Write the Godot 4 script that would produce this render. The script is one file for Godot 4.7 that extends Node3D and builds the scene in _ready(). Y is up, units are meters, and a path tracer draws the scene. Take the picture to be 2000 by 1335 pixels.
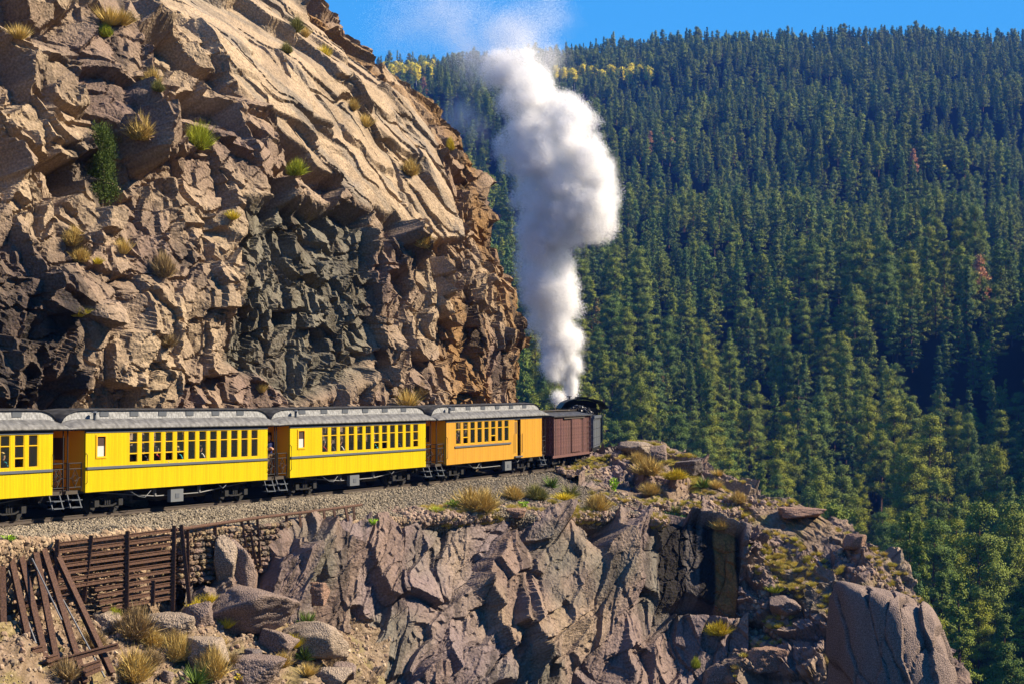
extends Node3D
# A narrow-gauge steam train on a rock shelf above a wooded canyon.

const LENS := 3500.0          # focal length in units of the 2000 wide frame
const EYE := 3.84             # camera height above the rail
const TILT := 0.036983        # upward pitch of the camera

var rng := RandomNumberGenerator.new()
var used := {}
var M := {}

# ------------------------------------------------------------------ naming and placing
func numbered(called: String) -> String:
	if not used.has(called):
		used[called] = 0
		return called
	used[called] += 1
	return "%s_%03d" % [called, used[called]]

func tag(o: Node, label: String, category: String, group := "", kind := "") -> Node:
	if label: o.set_meta("label", label)
	if category: o.set_meta("category", category)
	if group: o.set_meta("group", group)
	if kind: o.set_meta("kind", kind)
	return o

func thing(called: String, label: String, category: String, at := Vector3.ZERO, group := "") -> Node3D:
	var o := Node3D.new()
	o.name = numbered(called)
	add_child(o)
	o.position = at
	tag(o, label, category, group)
	return o

func put(mesh: Mesh, called: String, mat: Material, parent: Node = null) -> MeshInstance3D:
	var o := MeshInstance3D.new()
	o.mesh = mesh
	if mat: o.material_override = mat
	if parent == null:
		o.name = numbered(called)
		add_child(o)
	else:
		o.name = called
		parent.add_child(o, true)
	return o

func copy_of(src: Node3D) -> Node3D:
	var c: Node3D = src.duplicate()
	var base: String = src.name
	var cut := RegEx.create_from_string("_\\d{3}$")
	c.name = numbered(cut.sub(base, ""))
	add_child(c)
	return c

func at_px(px: float, py: float, d: float) -> Vector3:
	# a point at d metres from the camera plane, in the direction seen at that place of the 2000x1335 frame
	var x := (px - 1000.0) / LENS * d
	var y := (667.5 - py) / LENS * d
	return Vector3(x, EYE + y * cos(TILT) + d * sin(TILT), -(d * cos(TILT) - y * sin(TILT)))

func to_px(p: Vector3) -> Vector3:
	var d := -p.z
	var zc := d * cos(TILT) + (p.y - EYE) * sin(TILT)
	var yc := (p.y - EYE) * cos(TILT) - d * sin(TILT)
	return Vector3(1000.0 + LENS * p.x / zc, 667.5 - LENS * yc / zc, zc)

func ramp(xs: Array, x: float) -> float:
	# piecewise linear through [x, y] pairs
	var n := xs.size()
	if x <= xs[0][0]: return xs[0][1]
	for i in range(1, n):
		if x < xs[i][0]:
			var t: float = (x - xs[i - 1][0]) / (xs[i][0] - xs[i - 1][0])
			return lerpf(xs[i - 1][1], xs[i][1], t)
	return xs[n - 1][1]

# ------------------------------------------------------------------ mesh gathering
class Geo:
	var v := PackedVector3Array()
	var c := PackedColorArray()
	var i := PackedInt32Array()
	var tint := Color(1, 1, 1)
	func vert(p: Vector3) -> int:
		v.push_back(p)
		c.push_back(tint)
		return v.size() - 1
	func tri(a: int, b: int, d: int) -> void:      # given counter-clockwise seen from outside; stored clockwise
		i.push_back(a); i.push_back(d); i.push_back(b)
	func quad(a: int, b: int, d: int, e: int) -> void:
		tri(a, b, d); tri(a, d, e)
	func face(a: Vector3, b: Vector3, d: Vector3, e: Vector3) -> void:
		var k := vert(a); vert(b); vert(d); vert(e)
		quad(k, k + 1, k + 2, k + 3)
	func box(a: Vector3, b: Vector3, t := Transform3D()) -> void:
		var p := []
		for k in 8:
			p.append(vert(t * Vector3(b.x if k & 1 else a.x, b.y if k & 2 else a.y, b.z if k & 4 else a.z)))
		quad(p[4], p[5], p[7], p[6]); quad(p[1], p[0], p[2], p[3])
		quad(p[5], p[1], p[3], p[7]); quad(p[0], p[4], p[6], p[2])
		quad(p[6], p[7], p[3], p[2]); quad(p[0], p[1], p[5], p[4])
	func bar(a: Vector3, b: Vector3, w: float, h: float, up := Vector3.UP) -> void:
		# a square-section bar from a to b
		var x := (b - a).normalized()
		var z := x.cross(up)
		if z.length() < 0.01: z = x.cross(Vector3.RIGHT)
		z = z.normalized()
		var y := z.cross(x)
		box(Vector3(0, -h / 2, -w / 2), Vector3(a.distance_to(b), h / 2, w / 2), Transform3D(Basis(x, y, z), a))
	func tube(path: Array, radii: Array, n := 6, cap := true) -> void:
		var rings := []
		for k in path.size():
			var f: Vector3 = (path[mini(k + 1, path.size() - 1)] - path[maxi(k - 1, 0)]).normalized()
			var s := f.cross(Vector3.UP)
			if s.length() < 0.05: s = f.cross(Vector3.RIGHT)
			s = s.normalized()
			var u := s.cross(f)
			var ring := []
			for j in n:
				var an := TAU * j / n
				ring.append(vert(path[k] + (s * cos(an) + u * sin(an)) * float(radii[k])))
			rings.append(ring)
		for k in path.size() - 1:
			for j in n:
				quad(rings[k][j], rings[k][(j + 1) % n], rings[k + 1][(j + 1) % n], rings[k + 1][j])
		if cap:
			for e in [0, path.size() - 1]:
				var m := vert(path[e])
				for j in n:
					if e == 0: tri(m, rings[e][(j + 1) % n], rings[e][j])
					else: tri(m, rings[e][j], rings[e][(j + 1) % n])
	func cyl(a: Vector3, b: Vector3, r: float, n := 10, r2 := -1.0) -> void:
		tube([a, b], [r, r if r2 < 0 else r2], n)
	func prism(poly: Array, x0: float, x1: float) -> void:
		# a polygon in (z, y) drawn out along x
		var k := v.size()
		var n := poly.size()
		for x in [x0, x1]:
			for p in poly: vert(Vector3(x, p.y, p.x))
		for j in n:
			quad(k + j, k + (j + 1) % n, k + n + (j + 1) % n, k + n + j)
		var flat := PackedVector2Array(poly)
		var t := Geometry2D.triangulate_polygon(flat)
		for q in range(0, t.size(), 3):
			tri(k + t[q], k + t[q + 1], k + t[q + 2])
			tri(k + n + t[q], k + n + t[q + 2], k + n + t[q + 1])
	func mesh(smooth := false) -> ArrayMesh:
		var a := []
		a.resize(Mesh.ARRAY_MAX)
		a[Mesh.ARRAY_VERTEX] = v
		a[Mesh.ARRAY_COLOR] = c
		a[Mesh.ARRAY_INDEX] = i
		if smooth:
			var nn := PackedVector3Array()
			nn.resize(v.size())
			for q in range(0, i.size(), 3):
				var w := (v[i[q + 2]] - v[i[q]]).cross(v[i[q + 1]] - v[i[q]])
				nn[i[q]] += w; nn[i[q + 1]] += w; nn[i[q + 2]] += w
			for q in nn.size(): nn[q] = nn[q].normalized()
			a[Mesh.ARRAY_NORMAL] = nn
		var m := ArrayMesh.new()
		m.add_surface_from_arrays(Mesh.PRIMITIVE_TRIANGLES, a)
		return m

# ------------------------------------------------------------------ materials
func paint(col: Color, rough := 0.6, metal := 0.0) -> StandardMaterial3D:
	var m := StandardMaterial3D.new()
	m.albedo_color = col.linear_to_srgb()
	m.roughness = rough
	m.metallic = metal
	m.metallic_specular = 0.3
	m.vertex_color_use_as_albedo = true
	return m

func noise_tex(seed_: int, freq: float, octaves: int, size := 512, lo := 0.0, hi := 1.0, kind := FastNoiseLite.TYPE_SIMPLEX_SMOOTH) -> NoiseTexture2D:
	var n := FastNoiseLite.new()
	n.seed = seed_
	n.noise_type = kind
	n.frequency = freq
	n.fractal_octaves = octaves
	var t := NoiseTexture2D.new()
	t.width = size
	t.height = size
	t.seamless = true
	t.noise = n
	var g := Gradient.new()
	g.set_color(0, Color(lo, lo, lo))
	g.set_color(1, Color(hi, hi, hi))
	t.color_ramp = g
	return t

func triplanar(m: StandardMaterial3D, scale: float, world := true) -> StandardMaterial3D:
	m.uv1_triplanar = true
	m.uv1_world_triplanar = world
	m.uv1_scale = Vector3.ONE * scale
	m.uv1_triplanar_sharpness = 4.0
	return m

func stripes(n: int, gap: int) -> ImageTexture:
	# n pixels across one board, of which gap are the joint
	var im := Image.create(n, 8, false, Image.FORMAT_RGB8)
	im.fill(Color(1, 1, 1))
	im.fill_rect(Rect2i(0, 0, gap, 8), Color(0, 0, 0))
	return ImageTexture.create_from_image(im)

func make_materials() -> void:
	var rock := paint(Color(1, 1, 1), 0.92)
	rock.albedo_texture = noise_tex(3, 0.02, 6, 1024, 0.62, 1.0)
	rock.heightmap_enabled = true
	rock.heightmap_texture = noise_tex(11, 0.016, 6, 1024)
	rock.heightmap_scale = 5.0
	M.rock = triplanar(rock, 0.35)
	var stone := paint(Color(1, 1, 1), 0.9)
	stone.albedo_texture = noise_tex(5, 0.03, 5, 512, 0.45, 1.0)
	stone.heightmap_enabled = true
	stone.heightmap_texture = noise_tex(13, 0.03, 5, 512)
	stone.heightmap_scale = 6.0
	M.stone = triplanar(stone, 0.8)
	var soil := paint(Color(1, 1, 1), 0.95)
	soil.albedo_texture = noise_tex(7, 0.05, 5, 1024, 0.4, 1.0)
	soil.heightmap_enabled = true
	soil.heightmap_texture = noise_tex(17, 0.05, 5, 1024)
	soil.heightmap_scale = 5.0
	M.soil = triplanar(soil, 0.5)
	var plain := paint(Color(1, 1, 1), 0.9)
	M.plain = plain
	var leaf := paint(Color(1, 1, 1), 0.8)
	leaf.backlight_enabled = true
	leaf.backlight = Color(0.25, 0.25, 0.15)
	leaf.cull_mode = BaseMaterial3D.CULL_DISABLED
	M.leaf = leaf
	var vap := paint(Color(0.97, 0.97, 0.97), 1.0)
	vap.cull_mode = BaseMaterial3D.CULL_DISABLED
	vap.backlight_enabled = true
	vap.backlight = Color(0.97, 0.97, 0.97)
	vap.metallic_specular = 0.0
	M.vapour = vap
	M.railsteel = paint(Color(0.09, 0.075, 0.065), 0.5, 0.4)
	M.sleeper = paint(Color(0.05, 0.04, 0.032), 0.9)
	for k in 4:
		var l2: StandardMaterial3D = leaf.duplicate()
		l2.albedo_color = [Color(1, 1, 1), Color(1.15, 1.07, 0.78), Color(0.82, 0.9, 0.95), Color(1.03, 1.0, 0.87)][k]
		M["leaf%d" % k] = l2

# ------------------------------------------------------------------ the railway line: a curve on the ground, s metres along it
const TURNS := [[-60, 14], [-25, 20], [0, 23], [12, 25], [26, 26], [30, 25.2], [40, 22.5], [44, 19.5], [50, 14], [55, 7], [60, 0], [66, -6], [80, -20], [110, -50]]
const RISE := [[-60, -0.1], [12, 0], [22, 0.09], [32, 0.2], [42, 0.34], [60, 0.5], [110, 0.6]]
const STEP := 0.25
const S0 := -60.0
var line := PackedVector2Array()

func lay_line() -> void:
	var n := int(170.0 / STEP) + 1
	line.resize(n)
	var k0 := int(-S0 / STEP)
	line[k0] = Vector2(-16.42, 64.99)
	for k in range(k0, n - 1):
		var h := deg_to_rad(ramp(TURNS, S0 + (k + 0.5) * STEP))
		line[k + 1] = line[k] + STEP * Vector2(sin(h), cos(h))
	for k in range(k0, 0, -1):
		var h := deg_to_rad(ramp(TURNS, S0 + (k - 0.5) * STEP))
		line[k - 1] = line[k] - STEP * Vector2(sin(h), cos(h))

func heading(s: float) -> float:
	return deg_to_rad(ramp(TURNS, s))

func rail_y(s: float) -> float:
	return ramp(RISE, s)

func along(s: float, o: float, y := 0.0) -> Vector3:
	# s along the line, o to the right of it, y above the rail
	var f := clampf((s - S0) / STEP, 0.0, line.size() - 1.01)
	var k := int(f)
	var p := line[k].lerp(line[k + 1], f - k)
	var h := heading(s)
	return Vector3(p.x + o * cos(h), rail_y(s) + y, -(p.y - o * sin(h)))

# ------------------------------------------------------------------ broken rock: cells of tilted planes with steps and cracks between them
class Facets:
	var sx := 1.0
	var sy := 1.0
	var cr := 1.0
	var sr := 0.0
	var amp := 1.0
	var jx := PackedFloat32Array()
	var jy := PackedFloat32Array()
	var off := PackedFloat32Array()
	var gx := PackedFloat32Array()
	var gy := PackedFloat32Array()
	var salt := 0
	var id := 0
	var edge := 0.0
	var bevel := 0.06
	func _init(cell: Vector2, turn: float, height: float, tilt: float, seed_: int, lean := Vector2.ZERO, jitter := 0.42) -> void:
		sx = 1.0 / cell.x
		sy = 1.0 / cell.y
		cr = cos(turn)
		sr = sin(turn)
		amp = height
		salt = seed_ * 131
		var r := RandomNumberGenerator.new()
		r.seed = seed_ * 7919 + 5
		for k in 1024:
			jx.push_back(0.5 + r.randf_range(-jitter, jitter))
			jy.push_back(0.5 + r.randf_range(-jitter, jitter))
			off.push_back(r.randf_range(-1, 1) * height)
			gx.push_back(lean.x + r.randfn() * tilt)
			gy.push_back(lean.y + r.randfn() * tilt)
	func at(u: float, w: float) -> float:
		var x := (u * cr + w * sr) * sx
		var y := (w * cr - u * sr) * sy
		var ix := int(floor(x))
		var iy := int(floor(y))
		var b1 := 1e9
		var b2 := 1e9
		var best := 0
		var next := 0
		var bx := 0.0
		var by := 0.0
		var cx := 0.0
		var cy := 0.0
		for j in range(iy - 1, iy + 2):
			for i in range(ix - 1, ix + 2):
				var k := (i * 73 + j * 179 + salt) & 1023
				var dx := x - i - jx[k]
				var dy := y - j - jy[k]
				var d := dx * dx + dy * dy
				if d < b1:
					b2 = b1
					next = best
					cx = bx
					cy = by
					b1 = d
					best = k
					bx = dx
					by = dy
				elif d < b2:
					b2 = d
					next = k
					cx = dx
					cy = dy
		id = best
		edge = sqrt(b2) - sqrt(b1)
		var f := off[best] + bx / sx * gx[best] + by / sy * gy[best]
		if edge < bevel:
			var f2 := off[next] + cx / sx * gx[next] + cy / sy * gy[next]
			var t := 0.5 + 0.5 * edge / bevel
			f = lerpf(f2, f, t)
		return f

var soft := FastNoiseLite.new()
var fine := FastNoiseLite.new()
var warp := FastNoiseLite.new()
var ridge := FastNoiseLite.new()

func ready_noise() -> void:
	soft.seed = 4
	soft.frequency = 0.12
	soft.fractal_octaves = 3
	fine.seed = 9
	fine.frequency = 0.8
	fine.fractal_octaves = 4
	warp.seed = 61
	warp.frequency = 0.12
	warp.fractal_octaves = 2
	ridge.seed = 21
	ridge.frequency = 0.35
	ridge.fractal_type = FastNoiseLite.FRACTAL_RIDGED
	ridge.fractal_octaves = 4

func inside(poly: PackedVector2Array, p: Vector2, blur: float) -> float:
	# 1 inside, 0 outside, soft over blur
	var d := 1e9
	var n := poly.size()
	for k in n:
		var q := Geometry2D.get_closest_point_to_segment(p, poly[k], poly[(k + 1) % n])
		d = minf(d, q.distance_to(p))
	if not Geometry2D.is_point_in_polygon(p, poly): d = -d
	return smoothstep(-blur, blur, d)

func spline(p0: Vector3, p1: Vector3, p2: Vector3, p3: Vector3, t: float) -> Vector3:
	return p1.cubic_interpolate(p2, p0, p3, t)

func loft(rows: Array, nu: int, nv: int) -> PackedVector3Array:
	# rows of equally many points -> nu x nv points, smooth both ways; index = row * nu + column
	var fine_rows := []
	for r in rows:
		var out := PackedVector3Array()
		var n: int = r.size()
		for i in nu:
			var f := float(i) / (nu - 1) * (n - 1)
			var k := mini(int(f), n - 2)
			out.push_back(spline(r[maxi(k - 1, 0)], r[k], r[k + 1], r[mini(k + 2, n - 1)], f - k))
		fine_rows.append(out)
	var g := PackedVector3Array()
	g.resize(nu * nv)
	var m := rows.size()
	for j in nv:
		var f := float(j) / (nv - 1) * (m - 1)
		var k := mini(int(f), m - 2)
		var a: PackedVector3Array = fine_rows[maxi(k - 1, 0)]
		var b: PackedVector3Array = fine_rows[k]
		var c: PackedVector3Array = fine_rows[k + 1]
		var d: PackedVector3Array = fine_rows[mini(k + 2, m - 1)]
		for i in nu:
			g[j * nu + i] = spline(a[i], b[i], c[i], d[i], f - k)
	return g

func grid_normals(g: PackedVector3Array, nu: int, nv: int, flip := 1.0) -> PackedVector3Array:
	var out := PackedVector3Array()
	out.resize(nu * nv)
	for j in nv:
		for i in nu:
			var a := g[j * nu + mini(i + 1, nu - 1)] - g[j * nu + maxi(i - 1, 0)]
			var b := g[mini(j + 1, nv - 1) * nu + i] - g[maxi(j - 1, 0) * nu + i]
			out[j * nu + i] = a.cross(b).normalized() * flip
	return out

func sheet(g: PackedVector3Array, c: PackedColorArray, nu: int, nv: int, flip := false, smooth := false) -> ArrayMesh:
	var idx := PackedInt32Array()
	idx.resize((nu - 1) * (nv - 1) * 6)
	var q := 0
	for j in nv - 1:
		for i in nu - 1:
			var a := j * nu + i
			var b := a + 1
			var d := a + nu
			var e := d + 1
			if flip:
				idx[q] = a; idx[q + 1] = d; idx[q + 2] = b; idx[q + 3] = b; idx[q + 4] = d; idx[q + 5] = e
			else:
				idx[q] = a; idx[q + 1] = b; idx[q + 2] = d; idx[q + 3] = b; idx[q + 4] = e; idx[q + 5] = d
			q += 6
	var a := []
	a.resize(Mesh.ARRAY_MAX)
	a[Mesh.ARRAY_VERTEX] = g
	a[Mesh.ARRAY_COLOR] = c
	a[Mesh.ARRAY_INDEX] = idx
	if smooth: a[Mesh.ARRAY_NORMAL] = grid_normals(g, nu, nv, -1.0 if flip else 1.0)
	var m := ArrayMesh.new()
	m.add_surface_from_arrays(Mesh.PRIMITIVE_TRIANGLES, a)
	return m

# ------------------------------------------------------------------ the rock wall above the track
const BACK := [[-2, 0], [8.5, -0.15], [13, 1.1], [16.2, 2.05], [18.2, 3.05], [21.4, 4.55], [23, 6.4], [25.9, 9.5], [29.7, 13], [40, 27]]
const TAN := Color(0.43, 0.325, 0.215)
const PINK := Color(0.235, 0.165, 0.13)
const OCHRE := Color(0.30, 0.175, 0.075)
const SLATE := Color(0.17, 0.165, 0.13)
const VARNISH := Color(0.045, 0.038, 0.036)

func upper_cliff() -> void:
	var nu := 1000
	var nv := 560
	var g := PackedVector3Array()
	g.resize(nu * nv)
	var us := PackedFloat32Array()
	var vs := PackedFloat32Array()
	us.resize(nu)
	vs.resize(nv)
	for i in nu: us[i] = -30.0 + 92.0 * i / (nu - 1)
	for j in nv: vs[j] = -0.8 + 37.0 * j / (nv - 1)
	for j in nv:
		var back := ramp(BACK, vs[j])
		for i in nu:
			var s := us[i]
			g[j * nu + i] = along(s, -(3.0 + back + maxf(0.0, s - 49.5) * 1.2), vs[j])
	var nn := grid_normals(g, nu, nv, 1.0)
	if nn[nu * 20 + 20].x < 0: for k in nn.size(): nn[k] = -nn[k]
	var big := Facets.new(Vector2(3.9, 2.4), -0.42, 0.85, 0.3, 3, Vector2(-0.05, -0.15))
	var wall := Facets.new(Vector2(2.3, 2.2), 0.06, 0.75, 0.22, 5, Vector2(-0.1, -0.06), 0.34)
	var wall2 := Facets.new(Vector2(0.95, 1.25), 0.1, 0.26, 0.2, 6, Vector2.ZERO, 0.36)
	var mid := Facets.new(Vector2(1.7, 0.95), -0.45, 0.22, 0.24, 8)
	var small := Facets.new(Vector2(0.6, 0.38), -0.5, 0.04, 0.16, 14)
	var slab_f := Facets.new(Vector2(9.0, 1.5), -0.68, 0.13, 0.04, 23)
	var slab_g := Facets.new(Vector2(11.0, 3.0), -0.66, 0.34, 0.05, 29, Vector2(0.02, -0.03))
	var column := Facets.new(Vector2(0.9, 2.6), 0.05, 0.26, 0.16, 31)
	var slab := PackedVector2Array([Vector2(19.5, 40), Vector2(19.0, 23), Vector2(20, 19), Vector2(24, 16.3), Vector2(29, 14.2), Vector2(34, 12.8), Vector2(41.5, 13), Vector2(42.5, 20), Vector2(38, 24.5), Vector2(33, 40)])
	var gray := PackedVector2Array([Vector2(17.3, 13.3), Vector2(23, 13.8), Vector2(29, 13.8), Vector2(29.5, 9), Vector2(28, 5.5), Vector2(22, 4), Vector2(15.5, 6)])
	var darkp := PackedVector2Array([Vector2(-30, 10.5), Vector2(0.5, 10.2), Vector2(4.5, 10.2), Vector2(5.2, 7), Vector2(4.8, 2), Vector2(4, -2), Vector2(-30, -2)])
	var c := PackedColorArray()
	c.resize(nu * nv)
	# masks on a coarse grid, read back in between
	for j in nv:
		var h := vs[j]
		for i in nu:
			var s := us[i]
			var k := j * nu + i
			var wx := warp.get_noise_2d(s * 2.0, h * 2.0)
			var wy := warp.get_noise_2d(s * 2.0 + 300.0, h * 2.0)
			var su := s + wx * 0.7
			var hu := h + wy * 0.5
			var m_slab := 0.0
			if su > 18.0 and su < 44.0 and hu > 12.0: m_slab = inside(slab, Vector2(su, hu), 0.25)
			var m_gray := 0.0
			if su > 14.0 and su < 31.0 and hu < 15.0: m_gray = inside(gray, Vector2(su, hu), 0.4)
			var m_dark := 0.0
			if su < 6.5 and hu < 11.5: m_dark = inside(darkp, Vector2(su, hu), 0.5)
			var m_east := smoothstep(35.0, 39.0, su + maxf(0.0, hu - 13.0) * -0.15) * (1.0 - m_slab)
			var low := smoothstep(12.4, 11.6, hu + soft.get_noise_2d(s * 1.2, 5.0) * 5.0)
			var db := 0.0
			var eb := 1.0
			var dm := 0.0
			var em := 1.0
			var o1 := 0.0
			var o2 := 0.0
			if low < 1.0:
				db = big.at(su, hu)
				eb = big.edge
				o1 = big.off[big.id]
				dm = mid.at(su, hu)
				em = mid.edge
				o2 = mid.off[mid.id]
			if low > 0.0:
				db = lerpf(db, wall.at(su, hu) * (0.85 + 1.4 * soft.get_noise_2d(s * 0.6 + 7.0, h * 0.6)), low)
				dm = lerpf(dm, wall2.at(su, hu), low)
				if low > 0.5:
					eb = wall.edge
					o1 = wall.off[wall.id]
					em = wall2.edge
					o2 = wall2.off[wall2.id]
			var ds := small.at(su + wy, hu)
			var dl := 0.0
			if m_slab > 0.01: dl = slab_f.at(su, hu) + slab_g.at(su + wy * 0.5, hu)
			var es := minf(slab_f.edge, slab_g.edge * 0.6)
			var dc := 0.0
			if m_gray > 0.01 or m_dark > 0.01: dc = column.at(su, hu)
			var rough := 1.0 - m_slab
			var f := db * (0.18 + 0.82 * rough) * (1.0 - 0.5 * smoothstep(37.0, 42.0, s)) * (1.0 - 0.55 * m_gray) * (1.0 - 0.4 * m_dark)
			f += dm * (0.06 + 0.94 * rough)
			f += ds * (0.15 + 0.85 * rough)
			f += dl * m_slab + dc * (m_gray * 0.8 + m_dark)
			f += m_slab * 0.55 - m_gray * 0.9
			f += fine.get_noise_2d(s * 1.5, h * 2.0) * 0.035
			f += soft.get_noise_2d(s * 0.7 - 90.0, h * 0.9) * (0.9 - 0.45 * smoothstep(37.0, 42.0, s)) * rough
			if eb < 0.05: f -= 0.22 * rough
			if em < 0.05: f -= 0.10 * rough
			if m_slab > 0.5 and es < 0.016: f -= 0.2
			g[k] += nn[k] * f
			# what the stone is made of
			var t1 := o1 / 0.85 * 0.5 + 0.5
			var t2 := o2 / 0.24
			var col := PINK.lerp(TAN, clampf(0.32 + 0.45 * t1 + soft.get_noise_2d(s * 0.8 + 50.0, h) * 0.9, 0.0, 1.0))
			col = col.lerp((TAN * 1.1).lerp(Color(0.27, 0.235, 0.19), clampf(fine.get_noise_2d((s + h * 1.25) * 0.5, (h - s * 0.8) * 0.12 + 31.0) * 1.8, 0.0, 0.8)), m_slab * 0.9)
			col = col.lerp(OCHRE, m_east * clampf(0.55 + soft.get_noise_2d(s + 800.0, h * 0.7) * 1.3, 0.0, 1.0))
			col = col.lerp(SLATE, m_gray * 0.85)
			if m_gray > 0.0: col = col.lerp(Color(0.10, 0.085, 0.06), m_gray * clampf(fine.get_noise_2d(s * 0.6, h * 0.12) * 1.6, 0.0, 0.8))
			var streak := clampf(0.35 + fine.get_noise_2d(s * 1.1, h * 0.14 + 77.0) * 1.5, 0.0, 1.0)
			col = col.lerp(VARNISH, m_dark * (0.45 + 0.55 * streak))
			var stain := smoothstep(0.22, 0.45, fine.get_noise_2d(s * 0.5 + 40.0, h * 0.10)) * smoothstep(0.0, 0.3, soft.get_noise_2d(s * 0.9, h * 0.9 + 200.0))
			col = col.lerp(VARNISH, stain * 0.75 * (1.0 - m_slab * 0.8))
			var lich := smoothstep(0.1, 0.5, soft.get_noise_2d(s * 2.5 + 60.0, h * 2.5 - 33.0))
			col = col.lerp(Color(0.16, 0.12, 0.09), lich * 0.35)
			c[k] = col * (1.0 + 0.16 * t2 + 0.2 * fine.get_noise_2d(s * 3.0, h * 3.0))
	kept["rock_cliff"] = [g, nu, nv]
	var o := put(sheet(g, c, nu, nv, false), "rock_cliff", M.rock)
	tag(o, "tall tan and brown cliff of broken rock rising behind the train", "cliff", "", "structure")

# ------------------------------------------------------------------ the ledge, the lower cliff and the gully
func px_row(list: Array) -> PackedVector3Array:
	var out := PackedVector3Array()
	for p in list: out.push_back(at_px(p[0], p[1], p[2]))
	return out

const EDGE := [[-160, 1100, 54], [0, 1066, 58], [170, 1044, 62], [350, 1034, 67], [480, 1030, 71.5], [560, 1028, 75], [650, 1030, 77.5], [740, 1014, 80], [850, 1006, 82], [960, 1001, 85], [1080, 1004, 88.5], [1200, 1001, 91.5], [1290, 1004, 94], [1390, 1026, 94.5], [1462, 1048, 94]]

func nearest_s(p: Vector3) -> float:
	var best := 1e9
	var bs := 0.0
	for k in line.size():
		var d := line[k].distance_squared_to(Vector2(p.x, -p.z))
		if d < best:
			best = d
			bs = S0 + k * STEP
	return bs

func metric(g: PackedVector3Array, nu: int, nv: int) -> Array:
	var us := PackedFloat32Array([0.0])
	var vs := PackedFloat32Array([0.0])
	var jm := nv / 2
	var im := nu / 2
	for i in range(1, nu): us.push_back(us[i - 1] + g[jm * nu + i].distance_to(g[jm * nu + i - 1]))
	for j in range(1, nv): vs.push_back(vs[j - 1] + g[j * nu + im].distance_to(g[(j - 1) * nu + im]))
	return [us, vs]

const MAUVE := Color(0.235, 0.185, 0.185)
const GRAVEL := Color(0.27, 0.245, 0.20)
const EARTH := Color(0.22, 0.15, 0.085)

func bench() -> void:
	var r0 := PackedVector3Array(); var r1 := PackedVector3Array(); var r2 := PackedVector3Array(); var r3 := PackedVector3Array(); var r4 := PackedVector3Array(); var r5 := PackedVector3Array()
	for w in 13:
		var e: Array = EDGE[w]
		var p := at_px(e[0], e[1], e[2])
		var s := nearest_s(p)
		var h := heading(s)
		var b := along(s, 0.0)
		var oe := Vector2(p.x - b.x, p.z - b.z).dot(Vector2(cos(h), sin(h)))
		r0.push_back(along(s, -4.6, 0.4))
		r1.push_back(along(s, -1.5, -0.2))
		r2.push_back(along(s, 1.2, -0.2))
		var q := along(s, lerpf(1.2, oe, 0.5), 0.0)
		q.y = lerpf(rail_y(s) - 0.2, p.y, 0.62)
		r3.push_back(q)
		r4.push_back(p)
		r5.push_back(p + Vector3(0, -0.8, -0.6))
	for s in [45.0, 50.0, 56.0, 63.0, 72.0, 84.0]:
		r0.push_back(along(s, -4.6, 0.4))
		r1.push_back(along(s, -1.5, -0.2))
		r2.push_back(along(s, 1.2, -0.2))
		r3.push_back(along(s, 1.9, -0.3))
		r4.push_back(along(s, 2.6, -0.45))
		r5.push_back(along(s, 3.2, -1.3))
	var nu := 700
	var nv := 110
	var g := loft([r0, r1, r2, r3, r4, r5], nu, nv)
	var c := PackedColorArray()
	c.resize(nu * nv)
	for j in nv:
		var t := float(j) / (nv - 1) * 5.0
		for i in nu:
			var k := j * nu + i
			var p := g[k]
			var a := soft.get_noise_2d(p.x * 2.0, p.z * 2.0)
			var b := fine.get_noise_2d(p.x * 2.2, p.z * 2.2)
			var out := smoothstep(2.4, 3.6, t)
			g[k].y += b * lerpf(0.03, 0.09, out) + a * 0.18 * out
			var far := smoothstep(8.0, 16.0, float(i) / nu * 60.0)
			var col := GRAVEL.lerp(EARTH, clampf(out * far * (0.55 + a * 1.4), 0.0, 0.9))
			col = col.lerp(Color(0.13, 0.115, 0.095), clampf(0.25 + b, 0.0, 0.6))
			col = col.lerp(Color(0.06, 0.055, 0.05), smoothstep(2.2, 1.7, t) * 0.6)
			c[k] = col * (1.0 + 0.25 * b)
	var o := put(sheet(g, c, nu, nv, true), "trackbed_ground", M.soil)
	kept["trackbed_ground"] = [g, nu, nv]
	tag(o, "gravel shelf that carries the track along the cliff", "ground", "", "structure")

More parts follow.
